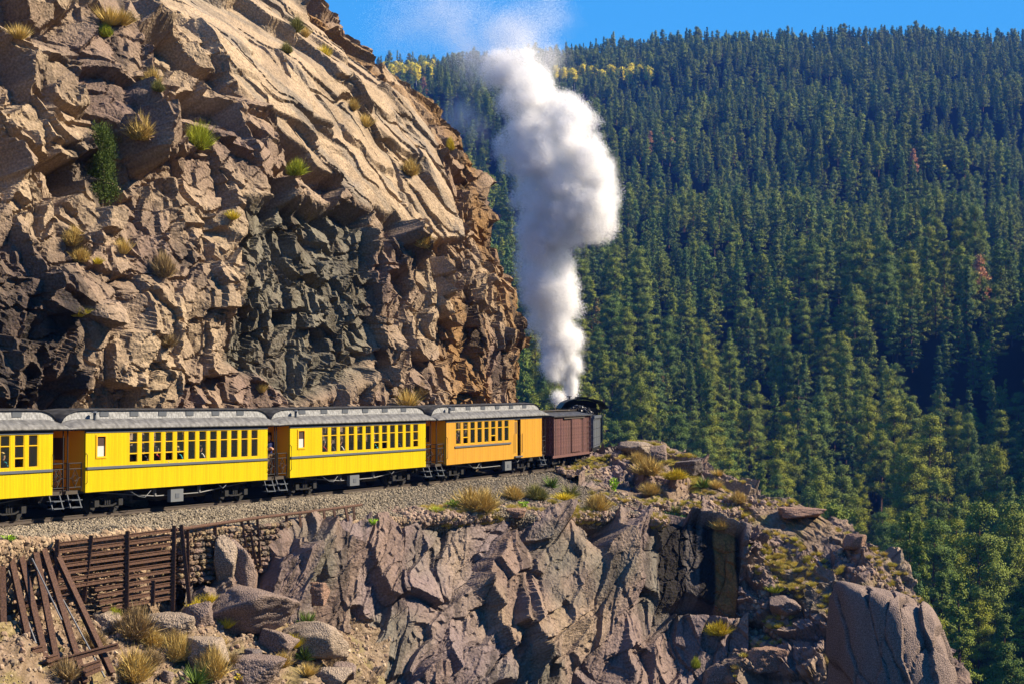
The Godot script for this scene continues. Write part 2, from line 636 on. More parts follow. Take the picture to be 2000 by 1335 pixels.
func craggy(called: String, label: String, rows: Array, nu: int, nv: int, style: String) -> void:
	var g := loft(rows, nu, nv)
	var nn := grid_normals(g, nu, nv, 1.0)
	if nn[nu * (nv / 2) + nu / 2].dot(Vector3(0, 0.6, 0.8)) < 0: for k in nn.size(): nn[k] = -nn[k]
	var uv := metric(g, nu, nv)
	var us: PackedFloat32Array = uv[0]
	var vs: PackedFloat32Array = uv[1]
	var face := style == "face"
	var gully := style == "gully"
	var big := Facets.new(Vector2(3.2, 5.0), 0.24, 0.62, 0.22, 41, Vector2(-0.05, -0.1))
	var mid := Facets.new(Vector2(1.3, 2.2), 0.36, 0.15, 0.18, 47)
	var small := Facets.new(Vector2(0.4, 0.42), 0.3, 0.035, 0.14, 53)
	if not face:
		big = Facets.new(Vector2(3.4, 1.5), -0.18, 0.7, 0.12, 61, Vector2(0.0, -0.1))
		mid = Facets.new(Vector2(1.3, 0.55), -0.15, 0.2, 0.26, 67)
		small = Facets.new(Vector2(0.45, 0.25), -0.1, 0.045, 0.2, 71)
	var c := PackedColorArray()
	c.resize(nu * nv)
	for j in nv:
		for i in nu:
			var k := j * nu + i
			var u := us[i]
			var v := vs[j]
			var fu := float(i) / (nu - 1)
			var fv := float(j) / (nv - 1)
			var wx := warp.get_noise_2d(u * 2.0, v * 2.0 + 40.0)
			var wy := warp.get_noise_2d(u * 2.0 + 300.0, v * 2.0)
			var uu := u + wx * 0.6
			var vv := v + wy * 0.5
			var f := big.at(uu, vv)
			var eb := big.edge
			var t1 := big.off[big.id] * 0.8 + 0.5
			var d2 := mid.at(uu, vv)
			var em := mid.edge
			var t2 := mid.off[mid.id] * 5.0
			var n1 := fine.get_noise_2d(u * 2.0, v * 2.0)
			var up := nn[k].y
			var flat := smoothstep(0.72, 0.9, up)
			if gully: flat = maxf(flat, 0.75)
			if not face and not gully: flat *= 0.8 * smoothstep(-0.15, 0.35, soft.get_noise_2d(u * 1.2, v * 1.2 + 900.0) + 0.12)
			var dark := 0.0
			if face:
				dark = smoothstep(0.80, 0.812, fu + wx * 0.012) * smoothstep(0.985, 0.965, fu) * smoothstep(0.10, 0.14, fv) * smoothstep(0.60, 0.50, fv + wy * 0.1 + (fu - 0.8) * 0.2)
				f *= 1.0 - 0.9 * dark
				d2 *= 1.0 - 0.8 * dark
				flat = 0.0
			var amp := smoothstep(0.0, 0.12, fv) if face else 1.0
			f = (f + d2 + small.at(uu, vv)) * (1.0 - flat * 0.85)
			if eb < 0.045 and flat < 0.5: f -= 0.2 * (1.0 - dark)
			if em < 0.05 and flat < 0.5: f -= 0.08
			f -= dark * 0.35
			if face: f += 0.25
			f += n1 * 0.025 + soft.get_noise_2d(u * 0.9, v * 0.9 - 70.0) * 0.5
			if face: f = minf(f, 0.15 + 8.0 * fv)
			g[k] += nn[k] * f * amp
			var col := MAUVE.lerp(PINK * 1.05, t1)
			col = col.lerp(TAN * 0.9, clampf(soft.get_noise_2d(u * 0.9 + 20.0, v * 0.9) * 1.2 + (0.25 if gully else 0.0), 0.0, 0.7))
			col = col.lerp(SLATE, clampf(soft.get_noise_2d(u * 1.1 + 220.0, v * 1.1 + 9.0) * 1.6 - 0.1, 0.0, 0.75))
			var stain := smoothstep(0.2, 0.45, fine.get_noise_2d(u * 0.9 + 11.0, v * 0.12))
			if not gully: col = col.lerp(VARNISH, stain * 0.6)
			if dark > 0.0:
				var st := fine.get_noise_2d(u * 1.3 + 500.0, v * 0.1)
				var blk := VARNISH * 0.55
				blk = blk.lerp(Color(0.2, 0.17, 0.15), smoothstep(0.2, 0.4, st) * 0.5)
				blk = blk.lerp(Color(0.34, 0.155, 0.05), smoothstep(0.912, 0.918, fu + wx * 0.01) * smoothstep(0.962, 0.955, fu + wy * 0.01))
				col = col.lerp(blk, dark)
			var dirt := EARTH.lerp(Color(0.30, 0.22, 0.15), clampf(0.4 + n1, 0.0, 1.0))
			dirt = dirt.lerp(Color(0.26, 0.21, 0.07), smoothstep(0.12, 0.4, soft.get_noise_2d(u * 2.2 + 700.0, v * 2.2)) * 0.8)
			col = col.lerp(dirt, flat)
			c[k] = col * (1.0 + 0.12 * t2 * (1.0 - flat) + 0.25 * n1)
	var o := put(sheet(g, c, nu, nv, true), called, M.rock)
	tag(o, label, "cliff", "", "structure")
	kept[called] = [g, nu, nv]

var kept := {}

func lower_ground() -> void:
	var rows := []
	for d in [[-3, 0.6], [18, -0.3], [105, -1.5], [215, -2.8], [340, -4.6], [540, -7.5]]:
		var r := PackedVector3Array()
		for k in range(3, 15):
			var e: Array = EDGE[k]
			r.push_back(at_px(e[0] + (d[0] * 0.05 if k < 7 else 0.0), e[1] + d[0] + [120.0, 95.0, 10.0, 0.0][mini(k - 3, 3)], e[2] + d[1]))
		rows.append(r)
	craggy("lower_cliff", "mauve grey granite cliff dropping below the gravel shelf", rows, 660, 280, "face")
	craggy("promontory_rock", "stepped rocky nose with grass that slopes down towards the dark forest", [
		px_row([[1170, 905, 124], [1262, 900, 122], [1335, 925, 119], [1410, 975, 116], [1500, 1020, 113], [1595, 1050, 110], [1680, 1110, 106], [1752, 1170, 102], [1800, 1260, 98], [1840, 1400, 94], [1840, 1560, 90]]),
		px_row([[1172, 888, 116], [1258, 870, 113], [1325, 890, 111], [1400, 934, 108], [1490, 977, 105], [1580, 1004, 102], [1663, 1060, 99], [1738, 1120, 96], [1795, 1200, 92], [1855, 1330, 87], [1858, 1520, 84]]),
		px_row([[1130, 902, 110], [1200, 905, 108.5], [1280, 925, 106], [1345, 960, 103], [1420, 1000, 100], [1500, 1045, 98], [1570, 1100, 95.5], [1630, 1160, 92.5], [1660, 1230, 89.5], [1670, 1360, 86], [1660, 1530, 82]]),
		px_row([[1085, 918, 103], [1130, 935, 100.5], [1190, 960, 98.5], [1280, 998, 95.5], [1385, 1022, 95.5], [1447, 1046, 94.4], [1443, 1090, 93.7], [1443, 1150, 93.0], [1437, 1230, 92.0], [1426, 1350, 90.3], [1412, 1520, 87.9]])], 430, 300, "terrace")
	craggy("gully_slope", "stony slope below the rusty retaining fence", [
		px_row([[-160, 1090, 55], [-20, 1080, 58.5], [120, 1075, 62], [260, 1068, 66], [380, 1062, 70], [480, 1062, 74], [600, 1062, 78], [760, 1060, 81]]),
		px_row([[-160, 1150, 55], [-20, 1140, 58], [120, 1120, 61.6], [260, 1118, 65.5], [380, 1100, 69.5], [480, 1100, 73.5], [600, 1120, 77], [760, 1160, 80]]),
		px_row([[-160, 1215, 54.5], [-20, 1200, 57.5], [120, 1190, 61], [260, 1190, 65], [380, 1170, 69], [480, 1165, 72], [600, 1190, 74], [760, 1250, 77]]),
		px_row([[-160, 1300, 52], [-20, 1290, 55], [120, 1275, 58], [260, 1265, 61.5], [380, 1250, 64.5], [480, 1245, 67.5], [600, 1260, 70], [760, 1345, 73]]),
		px_row([[-160, 1500, 47], [-20, 1490, 49.5], [120, 1470, 52], [260, 1450, 55], [380, 1440, 58], [480, 1430, 61], [600, 1440, 65], [760, 1480, 69]])], 340, 220, "gully")

# ------------------------------------------------------------------ the wooded mountain side across the canyon
var rough_land := FastNoiseLite.new()
const SLOPE := [[-80, -70], [140, -66], [280, -52], [380, -46], [470, -32], [700, 22], [1000, 98], [1400, 215], [1800, 345], [2000, 408], [2150, 415], [2700, 300]]

func land(x: float, d: float) -> float:
	var y := ramp(SLOPE, d)
	var px := x / maxf(d, 60.0) * LENS + 1000.0
	# the crest comes down towards the west, and a spur of the near side rises to the east
	y -= smoothstep(1500.0, 2000.0, d) * maxf(0.0, 1350.0 - px) * 0.055 * (1.0 if px > 0.0 else 0.5)
	var k := smoothstep(200.0, 500.0, d)
	y += rough_land.get_noise_2d(x, d) * lerpf(4.0, 40.0, k) * (1.0 - 0.8 * smoothstep(1500.0, 1950.0, d))
	var spur := maxf(0.0, x - 76.0 - d * 0.147)
	y += minf(spur * 1.1, 190.0) * smoothstep(820.0, 420.0, d)
	var west := maxf(0.0, -x - 60.0)
	y += minf(west * 0.6, 120.0) * smoothstep(600.0, 200.0, d)
	return y

func hillside() -> void:
	rough_land.seed = 33
	rough_land.frequency = 0.0035
	rough_land.fractal_octaves = 3
	var nu := 180
	var nv := 200
	var g := PackedVector3Array()
	var c := PackedColorArray()
	for j in nv:
		var d := -80.0 + 2780.0 * pow(float(j) / (nv - 1), 1.35)
		for i in nu:
			var x := lerpf(-1100.0, 1500.0, float(i) / (nu - 1))
			g.push_back(Vector3(x, land(x, d), -d))
			var n := soft.get_noise_2d(x * 0.3, d * 0.3)
			c.push_back(Color(0.055, 0.045, 0.03).lerp(Color(0.14, 0.09, 0.06), clampf(n * 1.5, 0.0, 1.0)))
	var o := put(sheet(g, c, nu, nv, true, true), "hillside", M.plain)
	tag(o, "far mountain slope under the forest", "hillside", "", "structure")

# ------------------------------------------------------------------ trees
func pine_mesh(seed_: int, n: int, leaf: float, style: int) -> Array:
	# [crown, trunk] of a tree 1 unit tall; style 0 rounded open pine, 1 narrow spire fir, 2 young full cone, 3 broadleaf
	var r := RandomNumberGenerator.new()
	r.seed = seed_
	var crown := Geo.new()
	var trunk := Geo.new()
	trunk.tint = Color(0.11, 0.062, 0.04) if style < 3 else Color(0.45, 0.42, 0.36)
	var bend := Vector3(r.randf_range(-0.02, 0.02), 0, r.randf_range(-0.02, 0.02))
	trunk.tube([Vector3(0, -0.04, 0), Vector3(0, 0.4, 0) + bend, Vector3(0, 0.97, 0)], [0.016, 0.012, 0.002], 5, false)
	var base: float = [0.22, 0.10, 0.06, 0.35][style]
	var wide: float = [0.215, 0.15, 0.22, 0.2][style]
	var whorls: int = [9, 17, 11, 7][style]
	var limbs := []
	for w in whorls:
		var t := (w + r.randf_range(-0.25, 0.25)) / (whorls - 1.0)
		t = clampf(t, 0.0, 1.0)
		var prof := 0.0
		if style == 0: prof = pow(maxf(1.0 - t, 0.0), 0.6) * (0.62 + 0.38 * smoothstep(0.0, 0.3, t)) + 0.05
		elif style == 3: prof = pow(sin(PI * (0.12 + 0.82 * t)), 0.6)
		else: prof = pow(1.0 - t, 0.85) * (0.75 + 0.25 * smoothstep(0.0, 0.15, t)) + 0.04
		var arms := 5 if style != 1 else 6
		var turn := r.randf() * TAU
		for a in arms:
			if r.randf() < 0.14 and style != 2: continue
			var an := turn + TAU * (a + r.randf_range(-0.3, 0.3)) / arms
			var ln: float = wide * prof * r.randf_range(0.62, 1.15)
			var h: float = base + (0.97 - base) * clampf(t + r.randf_range(-0.5, 0.5) / whorls, 0.0, 1.0)
			var lift: float = [0.28, -0.25, 0.1, 0.7][style] + r.randf_range(-0.15, 0.15)
			if style == 1: lift += t * 0.6
			limbs.append([Vector3(0, h, 0), Vector3(cos(an) * ln, lift * ln, sin(an) * ln), prof])
	var total := 0.0
	for l in limbs: total += l[1].length() + 0.02
	for l in limbs:
		var a: Vector3 = l[0]
		var d: Vector3 = l[1]
		var m := int(ceil(n * (d.length() + 0.02) / total))
		if style != 1 and n > 3000: trunk.tube([a, a + d * 0.8], [0.004, 0.001], 3, false)
		var puff: float = [0.030, 0.015, 0.020, 0.05][style]
		var tufts := 3
		for w in tufts:
			var mid := a + d * (0.30 + 0.70 * (w + r.randf()) / tufts) + Vector3(r.randfn(), r.randfn() * 0.6, r.randfn()) * puff * 0.6
			var shade := r.randf_range(0.85, 1.15)
			for q in m / tufts:
				var rel := Vector3(r.randfn(), r.randfn() * 0.6, r.randfn())
				var p := mid + rel * puff * 0.8
				var out := (rel * 0.6 + d.normalized() * 0.5 + Vector3(0, 0.45, 0) + Vector3(r.randfn(), r.randfn(), r.randfn()) * 0.3).normalized()
				var side := out.cross(Vector3(r.randfn(), r.randfn(), r.randfn())).normalized()
				var tip := side.cross(out)
				var sz := leaf * r.randf_range(0.6, 1.35)
				var g0 := shade * r.randf_range(0.82, 1.18)
				crown.tint = Color(0.145, 0.185, 0.024) * g0
				if style == 1: crown.tint = Color(0.092, 0.14, 0.028) * g0
				if style == 2: crown.tint = Color(0.155, 0.185, 0.022) * g0
				if style == 3: crown.tint = Color(0.72, 0.60, 0.03) * g0
				var k := crown.vert(p - side * sz * 0.5)
				crown.vert(p + side * sz * 0.5)
				crown.vert(p + (tip + out * 0.25) * sz)
				crown.tri(k, k + 1, k + 2)
	return [crown, trunk]

func merged(a: Geo, b: Geo) -> Geo:
	var o := Geo.new()
	o.v = a.v.duplicate()
	o.c = a.c.duplicate()
	o.i = a.i.duplicate()
	var k := o.v.size()
	o.v.append_array(b.v)
	o.c.append_array(b.c)
	for q in b.i: o.i.push_back(q + k)
	return o

func hidden_by_rock(p: Vector3) -> bool:
	# roughly: behind the cliff or below the brow of the promontory, as seen from the line of the photograph
	var brow := ramp([[-200, 0], [640, 0], [740, 108], [830, 193], [885, 238], [930, 338], [960, 398], [990, 498], [1030, 640], [1034, 780], [1100, 780], [1190, 868], [1260, 866], [1330, 885], [1400, 930], [1490, 974], [1580, 1000], [1660, 1052], [1740, 1110], [1800, 1186], [1866, 1340], [1870, 1400], [3000, 1400]], p.x)
	return p.y > brow

func forest() -> void:
	var near := []
	var far := []
	for k in 6:
		var st: int = [0, 0, 1, 2, 0, 1][k]
		near.append(pine_mesh(100 + k, 26000, 0.0092 if st == 0 else 0.0085, st))
		var f := pine_mesh(200 + k, 6500, 0.0175 if st == 0 else 0.016, st)
		far.append(merged(f[0], f[1]).mesh())
	var rr := RandomNumberGenerator.new()
	rr.seed = 77
	var spots := []
	# jittered rows across the slope
	var d := 250.0
	while d < 2120.0:
		var gap := lerpf(8.6, 9.8, smoothstep(300.0, 900.0, d))
		var x0 := -0.36 * d - 20.0
		var x1 := 0.33 * d + 60.0
		var x := x0 + rr.randf() * gap
		while x < x1:
			var px := x + rr.randf_range(-0.95, 0.95) * gap
			var pd := d + rr.randf_range(-0.95, 0.95) * gap
			var open := soft.get_noise_2d(px * 0.16, pd * 0.16)
			if open < 0.36 and rr.randf() < 0.93: spots.append([px, pd, rr.randf(), rr.randf(), rr.randf()])
			x += gap
		d += gap
	var tall := []
	for q in spots.size():
		var sp: Array = spots[q]
		var big_ := lerpf(9.0, 30.0, pow(sp[2], 0.75)) * (1.0 + 0.35 * soft.get_noise_2d(sp[0] * 0.12 + 70.0, sp[1] * 0.12)) * lerpf(1.08, 0.88, smoothstep(350.0, 1200.0, sp[1]))
		var p := Vector3(sp[0], land(sp[0], sp[1]) - 0.3, -sp[1])
		sp.append(p)
		sp.append(big_)
		var top := to_px(p + Vector3(0, big_ * 0.93, 0))
		var seen := top.x > 1020.0 and top.x < 1995.0 and top.y > 60.0 and top.y < 1310.0 and not hidden_by_rock(top)
		sp.append(big_ / sp[1] if seen else 0.0)
	var order := range(spots.size())
	order.sort_custom(func(a, b): return spots[a][7] > spots[b][7])
	var single := {}
	for q in 285: single[order[q]] = true
	var sets := [[], [], [], [], [], []]
	var tints := [Color(1, 1, 1), Color(1.22, 1.15, 0.6), Color(0.65, 0.82, 0.9), Color(1.05, 1.0, 0.75)]
	var protos := {}
	var singles := []
	for q in spots.size():
		var sp: Array = spots[q]
		var kind := int(sp[3] * 5.99)
		var hue := int(sp[4] * 3.99)
		var wide_: float = sp[6] * lerpf(0.85, 1.25, fmod(sp[4] * 7.0, 1.0)) * (1.0 - 0.15 * sp[2])
		if single.has(q):
			var key := kind * 4 + hue
			var o: Node3D
			if not protos.has(key):
				o = thing("pine_tree", "", "tree", Vector3.ZERO, "conifers on the mountain side")
				put(near[kind][0].mesh(), "crown", M["leaf%d" % hue], o)
				put(near[kind][1].mesh(), "trunk", M.plain, o)
				protos[key] = o
			else:
				o = copy_of(protos[key])
			o.transform = Transform3D(Basis(Vector3.UP, sp[4] * 40.0).scaled(Vector3(wide_, sp[6], wide_)), sp[5])
			singles.append([o, to_px(sp[5] + Vector3(0, sp[6] * 0.6, 0)), kind, hue, sp[6]])
		else:
			sets[kind].append([Transform3D(Basis(Vector3.UP, sp[4] * 40.0).scaled(Vector3(wide_, sp[6], wide_)), sp[5]), tints[hue] * lerpf(0.8, 1.15, fmod(sp[2] * 13.0, 1.0))])
	var wood := thing("distant_pine_forest", "dense mass of dark green conifers covering the far mountain side", "forest")
	tag(wood, "", "", "", "stuff")
	for k in 6:
		var mm := MultiMesh.new()
		mm.transform_format = MultiMesh.TRANSFORM_3D
		mm.use_colors = true
		mm.mesh = far[k]
		mm.instance_count = sets[k].size()
		for q in sets[k].size():
			mm.set_instance_transform(q, sets[k][q][0])
			mm.set_instance_color(q, sets[k][q][1])
		var o := MultiMeshInstance3D.new()
		o.name = "conifers"
		o.multimesh = mm
		o.material_override = M.leaf
		tag(o, "", "", "", "stuff")
		wood.add_child(o, true)
	name_trees(singles)
	print("trees ", spots.size())

func name_trees(singles: Array) -> void:
	# says of each single tree what it looks like and how it stands to the nearest landmark
	var marks := [[1915, 540, "the rusty orange dead pine"], [1560, 820, "the bare red trunk"], [1292, 760, "the low browning pine"], [1165, 640, "the browning conifer"], [1230, 870, "the tan outcrop"], [1570, 1002, "the red skyline slab"], [1780, 1200, "the granite dome"], [1740, 1110, "the steep brow of the nose"], [1180, 800, "the locomotive cab"], [1340, 905, "the dark skyline outcrop"], [1450, 965, "the bush on the nose skyline"]]
	var lots := {}
	for t in singles:
		var best := 1e9
		var which := 0
		for k in marks.size():
			var d := Vector2(t[1].x - marks[k][0], t[1].y - marks[k][1]).length()
			if d < best:
				best = d
				which = k
		var v := Vector2(t[1].x - marks[which][0], t[1].y - marks[which][1])
		var way := "right of" if v.x > 0 else "left of"
		if absf(v.y) > absf(v.x): way = "above" if v.y < 0 else "below"
		var key := "%d %s" % [which, way]
		if not lots.has(key): lots[key] = []
		lots[key].append([best, t, which, way])
	var nth := ["nearest", "second", "third", "fourth", "fifth", "sixth", "seventh", "eighth", "ninth", "tenth", "eleventh", "twelfth", "thirteenth", "fourteenth", "fifteenth", "sixteenth", "seventeenth", "eighteenth", "nineteenth", "twentieth"]
	for key in lots:
		var lot: Array = lots[key]
		lot.sort_custom(func(a, b): return a[0] < b[0])
		for k in lot.size():
			var t: Array = lot[k][1]
			var size_: String = "tall" if t[4] > 24.0 else ("short" if t[4] < 15.0 else "middling")
			var tone: String = ["dark green", "yellow green", "blue green", "brownish green"][t[3]]
			var kind: String = ["rounded pine", "rounded pine", "slender fir", "full cone shaped fir", "rounded pine", "slender fir"][t[2]]
			var rank: String = nth[k] if k < 20 else ("twenty " + nth[k - 20].replace("nearest", "first") if k < 29 else "farther out")
			var words := "%s %s %s, %s tree %s %s" if k < 20 else "%s%s %s, %s tree %s %s"
			tag(t[0], words % ["" if k >= 20 else size_, tone, kind, rank, lot[k][3], marks[lot[k][2]][2].trim_prefix("the ")], "")

# ------------------------------------------------------------------ people: one skin drawn round a skeleton
func figure(bones: Array, cell: float, blend: float) -> ArrayMesh:
	# bones: [from, to, radius, radius, colour]
	var lo := Vector3(1e9, 1e9, 1e9)
	var hi := -lo
	for b in bones:
		for e in 2:
			var r: float = b[2 + e] + cell * 2.5
			lo = lo.min(b[e] - Vector3(r, r, r))
			hi = hi.max(b[e] + Vector3(r, r, r))
	var n := Vector3i(((hi - lo) / cell).ceil()) + Vector3i.ONE
	var val := PackedFloat32Array()
	val.resize(n.x * n.y * n.z)
	val.fill(1.0)
	for b in bones:
		var a: Vector3 = b[0]
		var ab: Vector3 = b[1] - a
		var l2 := maxf(ab.length_squared(), 1e-6)
		var ra: float = b[2]
		var rb: float = b[3]
		var rm := maxf(ra, rb) + cell * 2.0 + blend
		var p0 := Vector3i(((a.min(b[1]) - Vector3(rm, rm, rm) - lo) / cell).floor()).clamp(Vector3i.ZERO, n - Vector3i.ONE)
		var p1 := Vector3i(((a.max(b[1]) + Vector3(rm, rm, rm) - lo) / cell).ceil()).clamp(Vector3i.ZERO, n - Vector3i.ONE)
		for z in range(p0.z, p1.z + 1):
			for y in range(p0.y, p1.y + 1):
				for x in range(p0.x, p1.x + 1):
					var p := lo + Vector3(x, y, z) * cell
					var t := clampf((p - a).dot(ab) / l2, 0.0, 1.0)
					var d := p.distance_to(a + ab * t) - lerpf(ra, rb, t)
					var k := (z * n.y + y) * n.x + x
					var o := val[k]
					var h := maxf(blend - absf(o - d), 0.0) / blend
					val[k] = minf(o, d) - h * h * blend * 0.25
	var g := Geo.new()
	var at := PackedInt32Array()
	at.resize(val.size())
	at.fill(-1)
	var corners := [0, 1, n.x, n.x + 1, n.x * n.y, n.x * n.y + 1, n.x * n.y + n.x, n.x * n.y + n.x + 1]
	var edges := [[0, 1], [2, 3], [4, 5], [6, 7], [0, 2], [1, 3], [4, 6], [5, 7], [0, 4], [1, 5], [2, 6], [3, 7]]
	for z in n.z - 1:
		for y in n.y - 1:
			for x in n.x - 1:
				var k := (z * n.y + y) * n.x + x
				var m := 0
				for q in 8:
					if val[k + corners[q]] < 0.0: m += 1
				if m == 0 or m == 8: continue
				var sum := Vector3.ZERO
				var cnt := 0
				for e in edges:
					var v0 := val[k + corners[e[0]]]
					var v1 := val[k + corners[e[1]]]
					if (v0 < 0.0) != (v1 < 0.0):
						var t := v0 / (v0 - v1)
						var c0 := Vector3(e[0] & 1, (e[0] >> 1) & 1, e[0] >> 2)
						var c1 := Vector3(e[1] & 1, (e[1] >> 1) & 1, e[1] >> 2)
						sum += c0.lerp(c1, t)
						cnt += 1
				var p := lo + (Vector3(x, y, z) + sum / cnt) * cell
				var best := 1e9
				for b in bones:
					var ab: Vector3 = b[1] - b[0]
					var t := clampf((p - b[0]).dot(ab) / maxf(ab.length_squared(), 1e-6), 0.0, 1.0)
					var d: float = p.distance_to(b[0] + ab * t) - lerpf(b[2], b[3], t)
					if d < best:
						best = d
						g.tint = b[4]
				at[k] = g.vert(p)
	for z in range(1, n.z - 1):
		for y in range(1, n.y - 1):
			for x in range(1, n.x - 1):
				var k := (z * n.y + y) * n.x + x
				var s := val[k] < 0.0
				if s != (val[k + 1] < 0.0):
					net(g, at, [k, k - n.x, k - n.x - n.x * n.y, k - n.x * n.y], s)
				if s != (val[k + n.x] < 0.0):
					net(g, at, [k, k - n.x * n.y, k - 1 - n.x * n.y, k - 1], s)
				if s != (val[k + n.x * n.y] < 0.0):
					net(g, at, [k, k - 1, k - 1 - n.x, k - n.x], s)
	return g.mesh(true)

func net(g: Geo, at: PackedInt32Array, q: Array, s: bool) -> void:
	for k in q:
		if at[k] < 0: return
	if s: g.quad(at[q[0]], at[q[1]], at[q[2]], at[q[3]])
	else: g.quad(at[q[0]], at[q[3]], at[q[2]], at[q[1]])

const SKIN := Color(0.42, 0.23, 0.15)

func standing_man() -> ArrayMesh:
	# faces +z, arms folded in front of the body, feet at the origin
	var shirt := Color(0.012, 0.02, 0.09)
	var khaki := Color(0.30, 0.20, 0.10)
	var shoe := Color(0.03, 0.02, 0.015)
	var hair := Color(0.04, 0.025, 0.015)
	var b := []
	for s in [-1.0, 1.0]:
		b.append([Vector3(0.10 * s, 0.88, 0), Vector3(0.11 * s, 0.48, 0.02), 0.095, 0.065, khaki])
		b.append([Vector3(0.11 * s, 0.48, 0.02), Vector3(0.12 * s, 0.10, -0.01), 0.062, 0.048, khaki])
		b.append([Vector3(0.12 * s, 0.05, -0.03), Vector3(0.14 * s, 0.035, 0.16), 0.045, 0.034, shoe])
		b.append([Vector3(0.19 * s, 1.42, -0.01), Vector3(0.25 * s, 1.14, 0.0), 0.062, 0.05, shirt])
		b.append([Vector3(0.25 * s, 1.14, 0.0), Vector3(-0.02 * s, 1.17 + 0.03 * s, 0.20), 0.044, 0.032, SKIN])
		b.append([Vector3(-0.02 * s, 1.17 + 0.03 * s, 0.20), Vector3(-0.11 * s, 1.19 + 0.03 * s, 0.19), 0.036, 0.022, SKIN])
		b.append([Vector3(0.075 * s, 1.635, -0.01), Vector3(0.078 * s, 1.61, 0.0), 0.016, 0.012, SKIN])
	b.append([Vector3(-0.06, 0.93, 0), Vector3(0.06, 0.93, 0), 0.115, 0.115, khaki])
	b.append([Vector3(0, 1.02, 0.01), Vector3(0, 1.20, 0.0), 0.135, 0.14, shirt])
	b.append([Vector3(-0.10, 1.36, -0.01), Vector3(0.10, 1.36, -0.01), 0.115, 0.115, shirt])
	b.append([Vector3(0, 1.45, -0.01), Vector3(0, 1.55, 0.0), 0.058, 0.052, SKIN])
	b.append([Vector3(0, 1.60, 0.02), Vector3(0, 1.68, 0.0), 0.068, 0.088, SKIN])
	b.append([Vector3(0, 1.70, -0.02), Vector3(0, 1.73, -0.03), 0.09, 0.078, hair])
	b.append([Vector3(0, 1.635, 0.085), Vector3(0, 1.61, 0.10), 0.012, 0.016, SKIN])
	return figure(b, 0.022, 0.035)

func seated_person(shirt: Color, hair: Color, lean: float, legs: Color) -> ArrayMesh:
	# faces +x, hips at the origin
	var b := []
	for s in [-1.0, 1.0]:
		b.append([Vector3(0, 0, 0.09 * s), Vector3(0.40, 0.02, 0.10 * s), 0.085, 0.062, legs])
		b.append([Vector3(0.40, 0.02, 0.10 * s), Vector3(0.42, -0.36, 0.10 * s), 0.058, 0.045, legs])
		b.append([Vector3(0.40, -0.40, 0.10 * s), Vector3(0.54, -0.42, 0.10 * s), 0.042, 0.035, Color(0.03, 0.03, 0.03)])
		b.append([Vector3(0.0, 0.50, 0.18 * s), Vector3(0.10, 0.26, 0.24 * s + lean * 0.1), 0.058, 0.048, shirt])
		b.append([Vector3(0.10, 0.26, 0.24 * s + lean * 0.1), Vector3(0.32, 0.30, 0.16 * s + lean * 0.2), 0.042, 0.032, SKIN])
		b.append([Vector3(0.32, 0.30, 0.16 * s + lean * 0.2), Vector3(0.40, 0.31, 0.14 * s + lean * 0.2), 0.034, 0.022, SKIN])
	b.append([Vector3(0, 0.02, -0.05), Vector3(0, 0.02, 0.05), 0.115, 0.115, legs])
	b.append([Vector3(0, 0.14, 0), Vector3(-0.01, 0.30, lean * 0.04), 0.135, 0.14, shirt])
	b.append([Vector3(-0.01, 0.45, -0.09 + lean * 0.05), Vector3(-0.01, 0.45, 0.09 + lean * 0.05), 0.115, 0.115, shirt])
	b.append([Vector3(0, 0.55, lean * 0.07), Vector3(0.01, 0.64, lean * 0.09), 0.055, 0.05, SKIN])
	b.append([Vector3(0.03, 0.70, lean * 0.1), Vector3(0.0, 0.77, lean * 0.1), 0.066, 0.086, SKIN])
	b.append([Vector3(-0.02, 0.79, lean * 0.1), Vector3(-0.03, 0.82, lean * 0.1), 0.09, 0.078, hair])
	b.append([Vector3(0.09, 0.73, lean * 0.1), Vector3(0.105, 0.70, lean * 0.1), 0.011, 0.015, SKIN])
	return figure(b, 0.03, 0.04)

# ------------------------------------------------------------------ the train
const HB := 6.15      # half the length of a coach body
const HW := 1.22      # half its width

func car_place(o: Node3D, s: float, half := 4.3) -> void:
	# stands a car on the line with its middle at s; +x runs ahead, +z to the right
	var a := along(s - half, 0.0)
	var b := along(s + half, 0.0)
	var x := (b - a).normalized()
	var z := x.cross(Vector3.UP).normalized()
	var y := z.cross(x)
	o.transform = Transform3D(Basis(x, y, z), (a + b) * 0.5)

